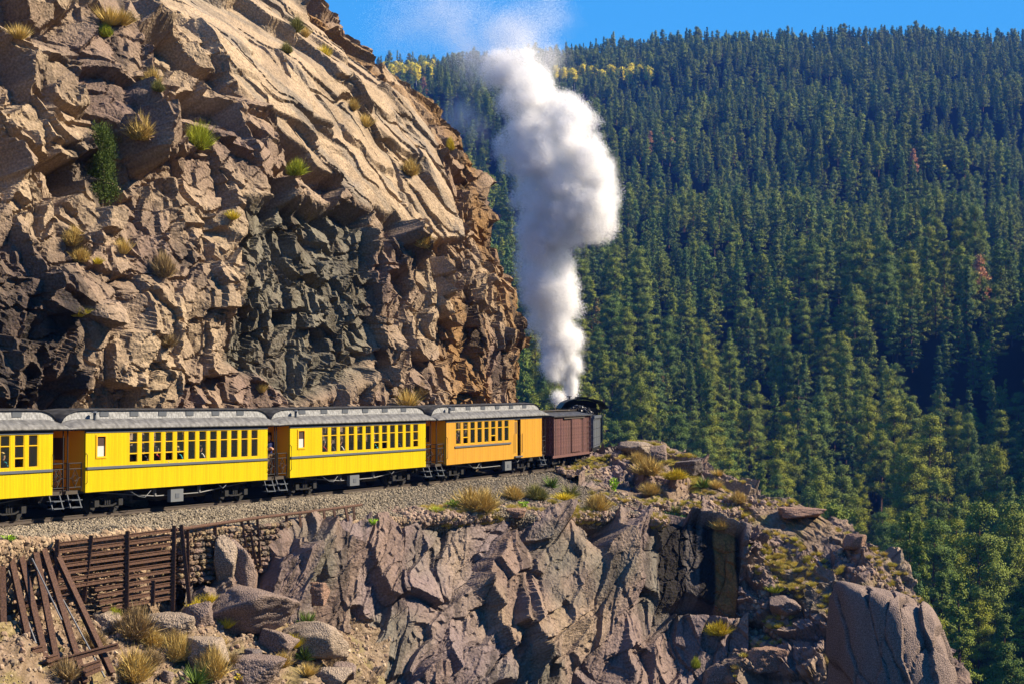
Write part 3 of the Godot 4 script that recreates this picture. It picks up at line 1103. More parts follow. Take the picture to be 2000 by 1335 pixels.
func train_materials() -> void:
	var boards := stripes(12, 2)
	var blur := Image.create(16, 16, false, Image.FORMAT_RGB8)
	for b in [["yellow", Color(0.61, 0.46, 0.002)], ["orange", Color(0.56, 0.29, 0.035)]]:
		var m := paint(b[1], 0.5)
		m.heightmap_enabled = true
		m.heightmap_texture = boards
		m.heightmap_scale = 0.8
		m.albedo_texture = board_tint(int(b[1].r * 100))
		M[b[0]] = triplanar(m, 1.0, false)
		m.uv1_scale = Vector3(1.0, 0.35, 1.0)
	M.endpaint = paint(Color(0.72, 0.33, 0.008), 0.55)
	M.trim = paint(Color(0.075, 0.085, 0.10), 0.55)
	M.iron = paint(Color(0.022, 0.022, 0.023), 0.6)
	M.steel = paint(Color(0.16, 0.165, 0.17), 0.5, 0.3)
	M.silver = paint(Color(0.11, 0.12, 0.13), 0.5)
	M.grime = paint(Color(0.06, 0.05, 0.04), 0.85)
	M.sash = paint(Color(0.50, 0.31, 0.01), 0.5)
	M.seat = paint(Color(0.05, 0.03, 0.025), 0.7)
	M.inner = paint(Color(0.12, 0.075, 0.04), 0.7)
	M.white = paint(Color(0.42, 0.41, 0.38), 0.6)
	M.red = paint(Color(0.5, 0.02, 0.015), 0.4)
	M.skin = paint(Color(1, 1, 1), 0.7)
	M.black = paint(Color(0.012, 0.012, 0.013), 0.45)
	M.coal = paint(Color(0.018, 0.018, 0.02), 0.3)
	var tin := paint(Color(0.20, 0.20, 0.197), 0.6)
	tin.albedo_texture = noise_tex(31, 0.012, 5, 512, 0.5, 1.0)
	M.tin = triplanar(tin, 0.5, false)
	var tin2 := paint(Color(0.36, 0.37, 0.38), 0.55)
	tin2.albedo_texture = noise_tex(37, 0.02, 5, 512, 0.62, 1.0)
	M.tin2 = triplanar(tin2, 0.6, false)
	var tar := paint(Color(0.07, 0.07, 0.072), 0.6)
	tar.albedo_texture = tin.albedo_texture
	M.tar = triplanar(tar, 0.4, false)
	var glass := StandardMaterial3D.new()
	glass.transparency = BaseMaterial3D.TRANSPARENCY_ALPHA
	glass.albedo_color = Color(0.35, 0.4, 0.4, 0.05)
	glass.roughness = 0.05
	M.glass = glass
	var rust := paint(Color(0.16, 0.088, 0.06), 0.85)
	rust.albedo_texture = noise_tex(41, 0.03, 5, 512, 0.45, 1.0)
	M.rust = triplanar(rust, 0.9, true)

func board_tint(seed_: int) -> ImageTexture:
	# twelve boards of slightly differing wear, with runs down them
	var r := RandomNumberGenerator.new()
	r.seed = seed_
	var im := Image.create(384, 256, false, Image.FORMAT_RGB8)
	var n := FastNoiseLite.new()
	n.seed = seed_
	n.frequency = 0.03
	for k in 12:
		var t := r.randf_range(0.88, 1.0)
		for x in 32:
			for y in 256:
				var w := t * (0.94 + 0.06 * n.get_noise_2d((k * 32 + x) * 3.0, y * 0.5))
				if x < 4: w *= 0.55
				im.set_pixel(k * 32 + x, y, Color(w, w, w))
	return ImageTexture.create_from_image(im)

func roof_loft(prof: Array, both: bool) -> ArrayMesh:
	# prof: [z, y] outwards in; the ends are rounded down over the platforms
	var g := Geo.new()
	var xs := []
	for t in [0.0, 0.02, 0.07, 0.15, 0.28, 0.45, 0.7, 1.0, 1.35]: xs.append(-7.15 + t)
	for k in range(1, 8): xs.append(-5.8 + 11.6 * k / 8.0)
	for t in [1.35, 1.0, 0.7, 0.45, 0.28, 0.15, 0.07, 0.02, 0.0]: xs.append(7.15 - t)
	var pts := prof.duplicate()
	if both:
		for k in range(prof.size() - 1, -1, -1):
			if prof[k][0] > 0.001: pts.append([-prof[k][0], prof[k][1]])
	var rows := []
	for x in xs:
		var e := clampf((7.15 - absf(x)) / 1.15, 0.0, 1.0)
		var e1 := sqrt(1.0 - (1.0 - e) * (1.0 - e))
		var e2 := clampf((6.95 - absf(x)) / 1.2, 0.0, 1.0)
		e2 = sqrt(1.0 - (1.0 - e2) * (1.0 - e2))
		var row := []
		for p in pts:
			var y: float = 3.10 + (minf(p[1], 3.49) - 3.10) * (0.22 + 0.78 * e1) + maxf(p[1] - 3.49, 0.0) * e2
			row.append(g.vert(Vector3(x, y, p[0] * (0.93 + 0.07 * e1))))
		rows.append(row)
	for k in rows.size() - 1:
		for j in pts.size() - 1:
			g.quad(rows[k][j], rows[k + 1][j], rows[k + 1][j + 1], rows[k][j + 1])
	for e in [0, rows.size() - 1]:
		for j in range(1, pts.size() - 1):
			if e == 0: g.tri(rows[e][0], rows[e][j], rows[e][j + 1])
			else: g.tri(rows[e][0], rows[e][j + 1], rows[e][j])
	return g.mesh()

func side_wall(openings: Array, z: float, top: float, sill: float) -> ArrayMesh:
	# openings: [x0, x1, y0, y1] in order of x; a wall 6 cm thick
	var g := Geo.new()
	var z0 := minf(z, z - signf(z) * 0.06)
	var z1 := maxf(z, z - signf(z) * 0.06)
	var x := -HB
	for o in openings:
		g.box(Vector3(x, sill, z0), Vector3(o[0], top, z1))
		g.box(Vector3(o[0], sill, z0), Vector3(o[1], o[2], z1))
		if o[3] < top: g.box(Vector3(o[0], o[3], z0), Vector3(o[1], top, z1))
		x = o[1]
	g.box(Vector3(x, sill, z0), Vector3(HB, top, z1))
	return g.mesh()

func frame_mesh(w: float, h: float, t: float, d: float, rail := -1.0) -> ArrayMesh:
	# a frame of w x h standing on y = 0 at z = 0
	var g := Geo.new()
	g.box(Vector3(-w / 2, 0, -d), Vector3(-w / 2 + t, h, 0))
	g.box(Vector3(w / 2 - t, 0, -d), Vector3(w / 2, h, 0))
	g.box(Vector3(-w / 2 + t, 0, -d), Vector3(w / 2 - t, t, 0))
	g.box(Vector3(-w / 2 + t, h - t, -d), Vector3(w / 2 - t, h, 0))
	if rail > 0: g.box(Vector3(-w / 2 + t, rail - t * 0.5, -d), Vector3(w / 2 - t, rail + t * 0.5, 0.006))
	return g.mesh()

func slab_mesh(a: Vector3, b: Vector3) -> ArrayMesh:
	var g := Geo.new()
	g.box(a, b)
	return g.mesh()

func wheel_mesh(r: float) -> ArrayMesh:
	var g := Geo.new()
	g.cyl(Vector3(0, 0, -0.06), Vector3(0, 0, 0.05), r, 20)
	g.cyl(Vector3(0, 0, -0.09), Vector3(0, 0, -0.061), r * 1.08, 20)
	g.tint = Color(1.6, 1.6, 1.6)
	g.cyl(Vector3(0, 0, 0.0505), Vector3(0, 0, 0.08), r * 0.3, 10)
	return g.mesh()

func truck(parent: Node3D, x: float) -> void:
	var t := Node3D.new()
	t.name = "truck"
	t.position = Vector3(x, 0, 0)
	parent.add_child(t, true)
	var wm: Mesh = M.wheel
	for dx in [-0.72, 0.72]:
		for s in [-1, 1]:
			var w := put(wm, "wheel", M.iron, t)
			w.position = Vector3(dx, 0.36, 0.5 * s)
			if s < 0: w.rotation.y = PI
	for s in [-1, 1]:
		var g := Geo.new()
		var z: float = 0.78 * s
		g.bar(Vector3(-0.95, 0.52, z), Vector3(-0.35, 0.62, z), 0.05, 0.05)
		g.bar(Vector3(-0.35, 0.62, z), Vector3(0.35, 0.62, z), 0.05, 0.05)
		g.bar(Vector3(0.35, 0.62, z), Vector3(0.95, 0.52, z), 0.05, 0.05)
		g.bar(Vector3(-0.95, 0.47, z), Vector3(-0.35, 0.27, z), 0.05, 0.05)
		g.bar(Vector3(-0.35, 0.27, z), Vector3(0.35, 0.27, z), 0.05, 0.06)
		g.bar(Vector3(0.35, 0.27, z), Vector3(0.95, 0.47, z), 0.05, 0.05)
		g.box(Vector3(-0.85, 0.26, z - 0.08), Vector3(-0.59, 0.50, z + 0.10))
		g.box(Vector3(0.59, 0.26, z - 0.08), Vector3(0.85, 0.50, z + 0.10))
		g.tint = Color(2.5, 2.5, 2.5)
		for c in [-0.13, 0.0, 0.13]: g.cyl(Vector3(c, 0.30, z), Vector3(c, 0.56, z), 0.05, 8)
		put(g.mesh(), "side_frame", M.iron, t)
	var b := Geo.new()
	b.box(Vector3(-0.16, 0.56, -0.9), Vector3(0.16, 0.74, 0.9))
	put(b.mesh(), "bolster", M.iron, t)

func steps_mesh(s: float) -> ArrayMesh:
	var g := Geo.new()
	for y in [0.32, 0.58]:
		g.box(Vector3(-0.3, y, s * 1.0 - 0.14), Vector3(0.3, y + 0.03, s * 1.0 + 0.20))
	for x in [-0.3, 0.3]:
		g.bar(Vector3(x, 0.88, s * 0.95), Vector3(x, 0.30, s * 1.15), 0.03, 0.05, Vector3.RIGHT)
	return g.mesh()

func rail_panel() -> ArrayMesh:
	# an iron platform railing 0.7 m wide, standing on y = 0 in the plane x = 0, with a pierced diamond
	var g := Geo.new()
	for z in [-0.35, 0.35]: g.cyl(Vector3(0, 0, z), Vector3(0, 1.0, z), 0.02, 6)
	for y in [0.12, 0.78, 0.98]: g.cyl(Vector3(0, y, -0.35), Vector3(0, y, 0.35), 0.018, 6)
	var d := [Vector3(0, 0.14, 0), Vector3(0, 0.45, 0.2), Vector3(0, 0.77, 0), Vector3(0, 0.45, -0.2)]
	for k in 4: g.cyl(d[k], d[(k + 1) % 4], 0.014, 5)
	var ring := []
	var rr := []
	for k in 13:
		ring.append(Vector3(0, 0.45 + 0.11 * sin(TAU * k / 12.0), 0.11 * cos(TAU * k / 12.0)))
		rr.append(0.013)
	g.tube(ring, rr, 5, false)
	g.cyl(Vector3(0, 0.45, 0.2), Vector3(0, 0.45, 0.35), 0.012, 5)
	g.cyl(Vector3(0, 0.45, -0.2), Vector3(0, 0.45, -0.35), 0.012, 5)
	return g.mesh()

func underframe(o: Node3D, box_x: float) -> void:
	put(slab_mesh(Vector3(-7.0, 0.74, -0.32), Vector3(7.0, 0.86, 0.32)), "centre_sill", M.grime, o)
	put(slab_mesh(Vector3(-HB, 0.80, -1.14), Vector3(HB, 0.90, 1.14)), "floor_frame", M.grime, o)
	for s in [-1, 1]:
		var g := Geo.new()
		var z: float = 0.92 * s
		g.tube([Vector3(-4.9, 0.78, z), Vector3(-1.5, 0.50, z), Vector3(1.5, 0.50, z), Vector3(4.9, 0.78, z)], [0.022, 0.022, 0.022, 0.022], 6)
		for x in [-1.5, 1.5]: g.box(Vector3(x - 0.05, 0.52, z - 0.05), Vector3(x + 0.05, 0.80, z + 0.05))
		put(g.mesh(), "truss_rod", M.steel, o)
	var g2 := Geo.new()
	g2.cyl(Vector3(0.9, 0.52, 0.55), Vector3(2.3, 0.52, 0.55), 0.2, 14)
	put(g2.mesh(), "air_tank", M.iron, o)
	var b := put(slab_mesh(Vector3(-0.42, 0.24, 1.0), Vector3(0.42, 0.72, 1.16)), "equipment_box", M.silver, o)
	b.position.x = box_x
	var lid := put(slab_mesh(Vector3(-0.13, 0.38, 1.161), Vector3(0.13, 0.56, 1.175)), "latch_plate", M.trim, b)
	var g3 := Geo.new()
	g3.box(Vector3(-0.7, 0.30, -0.5), Vector3(0.6, 0.72, 0.6))
	put(g3.mesh(), "battery_box", M.grime, o).position.x = box_x + 0.1
	var g4 := Geo.new()
	g4.tube([Vector3(-3.4, 0.80, 1.1), Vector3(-2.8, 0.55, 1.12), Vector3(-2.4, 0.5, 1.12), Vector3(-1.9, 0.8, 1.1)], [0.012, 0.012, 0.012, 0.012], 5)
	put(g4.mesh(), "brake_hose", M.silver, o)
	g4 = Geo.new()
	g4.tube([Vector3(2.6, 0.80, 1.1), Vector3(2.9, 0.62, 1.12), Vector3(3.3, 0.8, 1.1)], [0.012, 0.012, 0.012], 5)
	put(g4.mesh(), "brake_hose", M.silver, o)
	for x in [-4.3, 4.3]: truck(o, x)
	for e in [-1, 1]:
		var c := Geo.new()
		c.box(Vector3(-0.3, 0.5, -0.12), Vector3(0.42, 0.72, 0.12))
		put(c.mesh(), "coupler", M.iron, o).position.x = 6.95 * e + (0.0 if e > 0 else -0.12)

func coach(label: String, s: float, skin: Material, n_win: int, first: float, pitch: float, wash: bool, doorway: float, open_sash: Array, box_x: float) -> Node3D:
	var o := thing("passenger_coach", label, "train coach", Vector3.ZERO, "")
	car_place(o, s)
	var y0 := 1.835
	var y1 := 2.98
	var wins := []
	var ww := pitch * 0.71
	for k in n_win: wins.append(first + pitch * k)
	for side in [1, -1]:
		var op := []
		if wash and side > 0: op.append([-5.5, -5.02, 2.12, 2.84])
		for x in wins: op.append([x - ww / 2, x + ww / 2, y0, y1])
		if doorway > -90.0 and side > 0: op.append([doorway - 0.42, doorway + 0.42, 0.98, y1])
		put(side_wall(op, HW * side, y1, 0.84), "side_panel", skin, o)
		if wash and side > 0:
			var f := put(frame_mesh(0.62, 0.86, 0.07, 0.03), "washroom_window", M.endpaint, o)
			f.position = Vector3(-5.26, 2.05, HW + 0.031)
			put(slab_mesh(Vector3(-0.24, 0.07, -0.075), Vector3(0.24, 0.45, -0.06)), "lower_pane", M.white, f)
			put(slab_mesh(Vector3(-0.24, 0.45, -0.07), Vector3(0.24, 0.79, -0.055)), "blind", M.seat, f)
		for k in n_win:
			var lift := 0.0
			if side > 0 and open_sash.has(k): lift = 0.32
			var f := put(frame_mesh(ww, y1 - y0, 0.035, 0.05, 0.755), "window", M.sash, o)
			f.position = Vector3(wins[k], y0, (HW - 0.006) * side)
			if side < 0: f.rotation.y = PI
			put(slab_mesh(Vector3(-ww / 2 + 0.03, 0.77, -0.04), Vector3(ww / 2 - 0.03, 1.12, -0.032)), "upper_pane", M.glass, f)
			put(slab_mesh(Vector3(-ww / 2 + 0.03, 0.03 + lift, -0.028), Vector3(ww / 2 - 0.03, 0.75, -0.02)), "lower_pane", M.glass, f)
			if lift > 0.0: put(slab_mesh(Vector3(-ww / 2 + 0.02, lift, -0.045), Vector3(ww / 2 - 0.02, lift + 0.045, -0.005)), "raised_sash", M.sash, f)
		put(slab_mesh(Vector3(-HB, y1, minf(HW * side, (HW - 0.06) * side) - (0.0 if side > 0 else 0.02)), Vector3(HB, 3.17, maxf(HW * side, (HW - 0.06) * side) + (0.02 if side > 0 else 0.0))), "letterboard", M.trim, o)
		var bx0 := -HB if doorway < -90.0 else first - pitch * 0.55
		var bx1 := HB if doorway < -90.0 else first + pitch * (n_win - 0.4)
		put(slab_mesh(Vector3(bx0, 1.66, minf(HW * side, (HW + 0.045) * side)), Vector3(bx1, 1.75, maxf(HW * side, (HW + 0.045) * side))), "belt_rail", M.trim if doorway < -90.0 else M.trim, o)
	if doorway > -90.0:
		var d := put(slab_mesh(Vector3(-0.42, 0.98, HW - 0.09), Vector3(0.08, 2.96, HW - 0.05)), "side_door", skin, o)
		d.position.x = doorway
		put(slab_mesh(Vector3(-0.34, 2.2, HW - 0.052), Vector3(-0.22, 2.85, HW - 0.04)), "door_pane", M.inner, d)
		put(slab_mesh(Vector3(-0.14, 2.2, HW - 0.052), Vector3(-0.02, 2.85, HW - 0.04)), "door_pane", M.inner, d)
		put(slab_mesh(Vector3(0.09, 0.98, HW - 0.5), Vector3(0.41, 2.96, HW - 0.45)), "door_jamb", M.endpaint, d)
		put(slab_mesh(Vector3(-0.48, 0.90, HW + 0.001), Vector3(0.48, 0.975, HW + 0.09)), "door_sill", M.trim, d)
		for x in [-0.5, 0.52]:
			var h := Geo.new()
			h.cyl(Vector3(x, 1.15, HW + 0.06), Vector3(x, 2.2, HW + 0.06), 0.016, 6)
			put(h.mesh(), "grab_rail", M.iron, d)
	# inside
	put(slab_mesh(Vector3(-HB + 0.06, 0.90, -HW + 0.06), Vector3(HB - 0.06, 0.97, HW - 0.06)), "floor", M.inner, o)
	var st := Geo.new()
	st.box(Vector3(-0.05, 0.42, -0.42), Vector3(0.42, 0.55, 0.42))
	for k in 6:
		var w := 0.42 * sqrt(1.0 - pow(k / 6.3, 3.0))
		st.box(Vector3(-0.12, 0.55 + k * 0.1, -w), Vector3(-0.03, 0.65 + k * 0.1, w))
	var sm := st.mesh()
	for k in n_win - 1:
		for z in [-0.68, 0.68]:
			var q := put(sm, "seat", M.seat, o)
			q.position = Vector3(wins[k] + pitch * 0.4, 0.97, z)
	# ends
	for e in [-1, 1]:
		var g := Geo.new()
		var x: float = (HB - 0.05) * e
		g.box(Vector3(minf(x, x + 0.05 * e), 0.84, -HW + 0.061), Vector3(maxf(x, x + 0.05 * e), 3.16, -0.4))
		g.box(Vector3(minf(x, x + 0.05 * e), 0.84, 0.4), Vector3(maxf(x, x + 0.05 * e), 3.16, HW - 0.061))
		g.box(Vector3(minf(x, x + 0.05 * e), 2.95, -0.4), Vector3(maxf(x, x + 0.05 * e), 3.16, 0.4))
		put(g.mesh(), "end_wall", M.endpaint, o)
		var dr := put(slab_mesh(Vector3(x - 0.02, 0.95, -0.4), Vector3(x + 0.02, 2.95, 0.4)), "end_door", M.endpaint, o)
		put(slab_mesh(Vector3(x + 0.021 * e - 0.004, 2.0, -0.26), Vector3(x + 0.021 * e + 0.004, 2.8, 0.26)), "door_pane", M.seat, dr)
		put(slab_mesh(Vector3(minf(HB * e, 7.0 * e), 0.80, -1.0), Vector3(maxf(HB * e, 7.0 * e), 0.93, 1.0)), "platform", M.grime, o)
		for s2 in [-1, 1]:
			var sp := put(steps_mesh(s2), "steps", M.trim, o)
			sp.position.x = 6.58 * e
			var po := Geo.new()
			po.cyl(Vector3(0, 0.93, 0), Vector3(0, 3.14, 0), 0.026, 6)
			put(po.mesh(), "roof_post", M.iron, o).position = Vector3(6.97 * e, 0, 1.06 * s2)
			put(M.panel, "railing", M.iron, o).position = Vector3(6.97 * e, 0.93, 0.68 * s2)
			var gp := put(M.panel, "side_gate", M.iron, o)
			gp.position = Vector3(6.58 * e, 0.93, 1.09 * s2)
			gp.rotation.y = PI / 2
			var hd := Geo.new()
			hd.tube([Vector3(0, 1.15, 0), Vector3(0, 1.2, 0.06), Vector3(0, 2.2, 0.06), Vector3(0, 2.25, 0)], [0.014, 0.014, 0.014, 0.014], 5)
			put(hd.mesh(), "grab_rail", M.iron, o).position = Vector3((HB - 0.02) * e, 0, HW * s2) if s2 > 0 else Vector3((HB - 0.02) * e, 0, HW * s2 - 0.06)
		var bw := Geo.new()
		bw.cyl(Vector3(0, 0.93, 0), Vector3(0, 2.05, 0), 0.02, 6)
		var ring := []
		var rad := []
		for k in 13:
			ring.append(Vector3(0.2 * cos(TAU * k / 12.0), 2.05, 0.2 * sin(TAU * k / 12.0)))
			rad.append(0.016)
		bw.tube(ring, rad, 5, false)
		bw.cyl(Vector3(-0.2, 2.05, 0), Vector3(0.2, 2.05, 0), 0.012, 5)
		put(bw.mesh(), "brake_wheel", M.iron, o).position = Vector3(6.9 * e, 0, -0.3)
	# roof
	put(roof_loft([[1.36, 3.12], [1.375, 3.15], [1.35, 3.21], [1.27, 3.30], [1.12, 3.39], [0.94, 3.46], [0.74, 3.49], [0.0, 3.50]], true), "roof", M.tin, o)
	put(roof_loft([[0.78, 3.48], [0.765, 3.79]], false), "clerestory_side", M.tin2, o)
	put(roof_loft([[-0.765, 3.79], [-0.78, 3.48]], false), "clerestory_side", M.tin2, o)
	put(roof_loft([[0.78, 3.785], [0.83, 3.785], [0.835, 3.80], [0.6, 3.84], [0.3, 3.86], [0.0, 3.865]], true), "clerestory_roof", M.tar, o)
	put(slab_mesh(Vector3(-7.05, 3.075, -1.27), Vector3(7.05, 3.165, 1.27)), "eave_frame", M.trim, o)
	for k in 6:
		var c := put(slab_mesh(Vector3(-0.26, 3.57, 0.755), Vector3(0.26, 3.735, 0.80)), "clerestory_vent", M.trim, o)
		c.position.x = -4.5 + 9.2 * k / 5.0
	var sv := Geo.new()
	sv.cyl(Vector3(0, 3.3, 0), Vector3(0, 3.72, 0), 0.06, 8)
	sv.cyl(Vector3(0, 3.70, 0), Vector3(0, 3.76, 0), 0.15, 8, 0.05)
	put(sv.mesh(), "stove_pipe", M.trim, o).position = Vector3(-5.35, 0, 1.0)
	underframe(o, box_x)
	return o

func sit(o: Node3D, mesh: Mesh, x: float, z: float, label: String) -> void:
	# a passenger on a seat of that coach
	var p := put(mesh, "person", M.skin)
	p.transform = o.transform * Transform3D(Basis(), Vector3(x, 1.50, z))
	tag(p, label, "person", "")

func boxcar() -> void:
	var o := thing("boxcar", "weathered dark red wooden boxcar between the orange coach and the tender", "freight car")
	car_place(o, 46.75, 2.6)
	var hl := 4.2
	var r := RandomNumberGenerator.new()
	r.seed = 5
	for side in [1, -1]:
		var g := Geo.new()
		var x := -hl
		while x < hl - 0.01:
			var w := 0.145
			var t := r.randf_range(0.4, 1.35)
			g.tint = Color(t, t * r.randf_range(0.9, 1.12), t * r.randf_range(0.9, 1.2))
			var z: float = (1.12 + r.randf_range(0.0, 0.012)) * side
			g.box(Vector3(x + 0.012, 0.78, minf(z, z - 0.05 * side)), Vector3(minf(x + w - 0.012, hl), 2.98, maxf(z, z - 0.05 * side)))
			x += w
		var bo := put(g.mesh(), "plank_siding", M.barn, o)
		put(slab_mesh(Vector3(-hl, 0.78, minf(1.05 * side, 1.07 * side)), Vector3(hl, 2.98, maxf(1.05 * side, 1.07 * side))), "inner_wall", M.grime, o)
		var d := Geo.new()
		x = -0.95
		while x < 0.94:
			var t := r.randf_range(0.6, 1.25)
			d.tint = Color(t * 1.05, t, t)
			d.box(Vector3(x + 0.006, 0.86, minf(1.135 * side, 1.185 * side)), Vector3(x + 0.139, 2.86, maxf(1.135 * side, 1.185 * side)))
			x += 0.145
		var dm := put(d.mesh(), "sliding_door", M.barn, o)
		dm.position.x = 0.75
		put(slab_mesh(Vector3(-2.0, 2.86, minf(1.13 * side, 1.22 * side)), Vector3(2.8, 2.93, maxf(1.13 * side, 1.22 * side))), "door_track", M.grime, o)
		var l := Geo.new()
		for k in 6: l.cyl(Vector3(hl - 0.5, 1.0 + 0.33 * k, 1.2 * side), Vector3(hl - 0.08, 1.0 + 0.33 * k, 1.2 * side), 0.016, 5)
		put(l.mesh(), "ladder", M.iron, o)
		put(slab_mesh(Vector3(-hl - 0.02, 0.62, minf(1.06 * side, 1.14 * side)), Vector3(hl + 0.02, 0.775, maxf(1.06 * side, 1.14 * side))), "side_sill", M.barn, o)
	for e in [-1, 1]:
		var g := Geo.new()
		var z := -1.1
		while z < 1.09:
			var t := r.randf_range(0.6, 1.2)
			g.tint = Color(t, t, t)
			g.box(Vector3(minf(hl * e, (hl + 0.04) * e), 0.78, z + 0.005), Vector3(maxf(hl * e, (hl + 0.04) * e), 3.05, z + 0.14))
			z += 0.145
		put(g.mesh(), "end_siding", M.barn, o)
		truck(o, 2.6 * e)
	var rf := Geo.new()
	rf.prism([Vector2(1.25, 2.99), Vector2(1.25, 3.05), Vector2(0, 3.30), Vector2(-1.25, 3.05), Vector2(-1.25, 2.99)], -hl - 0.1, hl + 0.1)
	put(rf.mesh(), "roof", M.tar, o)
	put(slab_mesh(Vector3(-hl - 0.15, 3.32, -0.28), Vector3(hl + 0.15, 3.36, 0.28)), "running_board", M.grime, o)
	put(slab_mesh(Vector3(-hl, 0.55, -0.3), Vector3(hl, 0.72, 0.3)), "centre_sill", M.grime, o)

func tender_and_engine() -> void:
	var o := thing("tender", "black coal tender with grey lit side and heaped coal, ahead of the boxcar", "tender")
	car_place(o, 54.9, 1.7)
	var t := Geo.new()
	t.prism([Vector2(1.2, 0.95), Vector2(1.2, 2.72), Vector2(1.27, 2.78), Vector2(1.27, 2.95), Vector2(1.15, 2.95), Vector2(1.0, 2.6), Vector2(-1.0, 2.6), Vector2(-1.15, 2.95), Vector2(-1.27, 2.95), Vector2(-1.27, 2.78), Vector2(-1.2, 2.72), Vector2(-1.2, 0.95)], -2.9, 2.9)
	put(t.mesh(), "water_tank", M.engine, o)
	var rv := Geo.new()
	for k in 15:
		for y in [1.05, 1.55, 2.1, 2.65]:
			rv.box(Vector3(-2.85 + k * 0.4, y, 1.2), Vector3(-2.81 + k * 0.4, y + 0.04, 1.215))
	for x in [-2.3, -0.8, 0.8, 2.3]: rv.box(Vector3(x, 1.0, 1.2), Vector3(x + 0.06, 2.7, 1.218))
	put(rv.mesh(), "rivet_strip", M.steel, o)
	var r := RandomNumberGenerator.new()
	r.seed = 8
	var lump := boulder_mesh(3, 1, 0.3)
	var heap := Geo.new()
	for k in 260:
		var x := r.randf_range(-2.3, 2.5)
		var z := r.randf_range(-0.95, 0.95)
		var top := 2.7 + 0.85 * (1.0 - pow(absf(z), 2.0)) * smoothstep(-2.9, -0.6, x)
		var b := Basis.from_euler(Vector3(r.randf() * 6, r.randf() * 6, r.randf() * 6)) * r.randf_range(0.10, 0.24)
		add_copy(heap, lump, Transform3D(b, Vector3(x, top - r.randf() * 0.15, z)))
	var hp := put(heap.mesh(), "coal", M.coal, o)
	tag(hp, "", "", "", "stuff")
	var cs := Geo.new()
	cs.box(Vector3(-2.2, 2.4, -0.9), Vector3(2.6, 3.0, 0.9))
	put(cs.mesh(), "coal_bunker", M.coal, o)
	put(slab_mesh(Vector3(-3.1, 0.72, -1.15), Vector3(3.1, 0.94, 1.15)), "frame", M.black, o)
	var l := Geo.new()
	for k in 5: l.cyl(Vector3(-2.93, 1.0 + 0.36 * k, 0.75), Vector3(-2.93, 1.0 + 0.36 * k, 1.15), 0.018, 5)
	put(l.mesh(), "ladder", M.steel, o)
	for x in [-1.7, 1.7]: truck(o, x)
	# the engine
	var e := thing("steam_locomotive", "black steam locomotive with arched cab roof rounding the cliff corner", "locomotive")
	car_place(e, 64.5, 3.5)
	var cab := Geo.new()
	for s in [-1, 1]:
		var z0: float = minf(1.28 * s, 1.22 * s)
		var z1: float = maxf(1.28 * s, 1.22 * s)
		cab.box(Vector3(-5.4, 1.2, z0), Vector3(-2.9, 2.25, z1))
		cab.box(Vector3(-5.4, 2.25, z0), Vector3(-5.15, 3.3, z1))
		cab.box(Vector3(-4.25, 2.25, z0), Vector3(-4.1, 3.3, z1))
		cab.box(Vector3(-3.1, 2.25, z0), Vector3(-2.9, 3.3, z1))
		cab.box(Vector3(-5.15, 3.12, z0), Vector3(-3.1, 3.3, z1))
	cab.box(Vector3(-3.0, 1.2, -1.22), Vector3(-2.92, 3.4, 1.22))
	cab.box(Vector3(-5.5, 1.05, -1.28), Vector3(-2.9, 1.2, 1.28))
	put(cab.mesh(), "cab", M.engine, e)
	var roof := Geo.new()
	var arc := []
	for k in 13:
		var a := lerpf(-1.0, 1.0, k / 12.0)
		arc.append(Vector2(1.58 * a, 3.36 + 0.66 * sqrt(maxf(0.0, 1.0 - pow(absf(a), 2.3)))))
	for k in range(12, -1, -1): arc.append(arc[k] - Vector2(arc[k].x * 0.04, 0.07))
	arc.reverse()
	roof.prism(arc, -6.1, -2.7)
	put(roof.mesh(), "cab_roof", M.black, e)
	var fw := Geo.new()
	var pl := [Vector2(-1.2, 1.2), Vector2(1.2, 1.2)]
	for k in 9:
		var a2 := lerpf(0.78, -0.78, k / 8.0)
		pl.append(Vector2(1.55 * a2, 3.30 + 0.62 * sqrt(maxf(0.0, 1.0 - pow(absf(a2), 2.3)))))
	fw.prism(pl, -2.9, -2.85)
	put(fw.mesh(), "front_wall", M.black, e)
	put(slab_mesh(Vector3(-4.9, 3.98, -0.42), Vector3(-4.0, 4.12, 0.42)), "roof_hatch", M.black, e)
	for s in [-1, 1]:
		var c := Geo.new()
		c.bar(Vector3(-5.45, 1.2, 1.3 * s), Vector3(-5.45, 2.9, 1.3 * s), 0.03, 0.03)
		put(c.mesh(), "grab_rail", M.steel, e)
		var w := put(frame_mesh(0.85, 0.85, 0.05, 0.05), "cab_window", M.trim, e)
		w.position = Vector3(-3.62, 2.26, 1.29 * s)
	var bo := Geo.new()
	bo.cyl(Vector3(-2.9, 2.2, 0), Vector3(3.4, 2.2, 0), 0.78, 20)
	bo.cyl(Vector3(3.4, 2.2, 0), Vector3(4.5, 2.2, 0), 0.82, 20)
	put(bo.mesh(), "boiler", M.black, e)
	for x in [-1.4, 1.0]:
		var d := Geo.new()
		d.tube([Vector3(x, 2.8, 0), Vector3(x, 3.45, 0), Vector3(x, 3.62, 0), Vector3(x, 3.7, 0)], [0.42, 0.42, 0.3, 0.05], 14)
		put(d.mesh(), "dome", M.black, e)
	var sk := Geo.new()
	sk.tube([Vector3(3.8, 2.8, 0), Vector3(3.8, 3.95, 0), Vector3(3.8, 4.15, 0), Vector3(3.8, 4.22, 0)], [0.30, 0.27, 0.36, 0.36], 14)
	put(sk.mesh(), "smokestack", M.black, e)
	var wh := Geo.new()
	wh.cyl(Vector3(-1.9, 2.9, -0.55), Vector3(-1.9, 4.15, -0.55), 0.07, 8)
	wh.cyl(Vector3(-1.9, 4.15, -0.55), Vector3(-1.9, 4.2, -0.55), 0.16, 8)
	put(wh.mesh(), "safety_valve", M.steel, e)
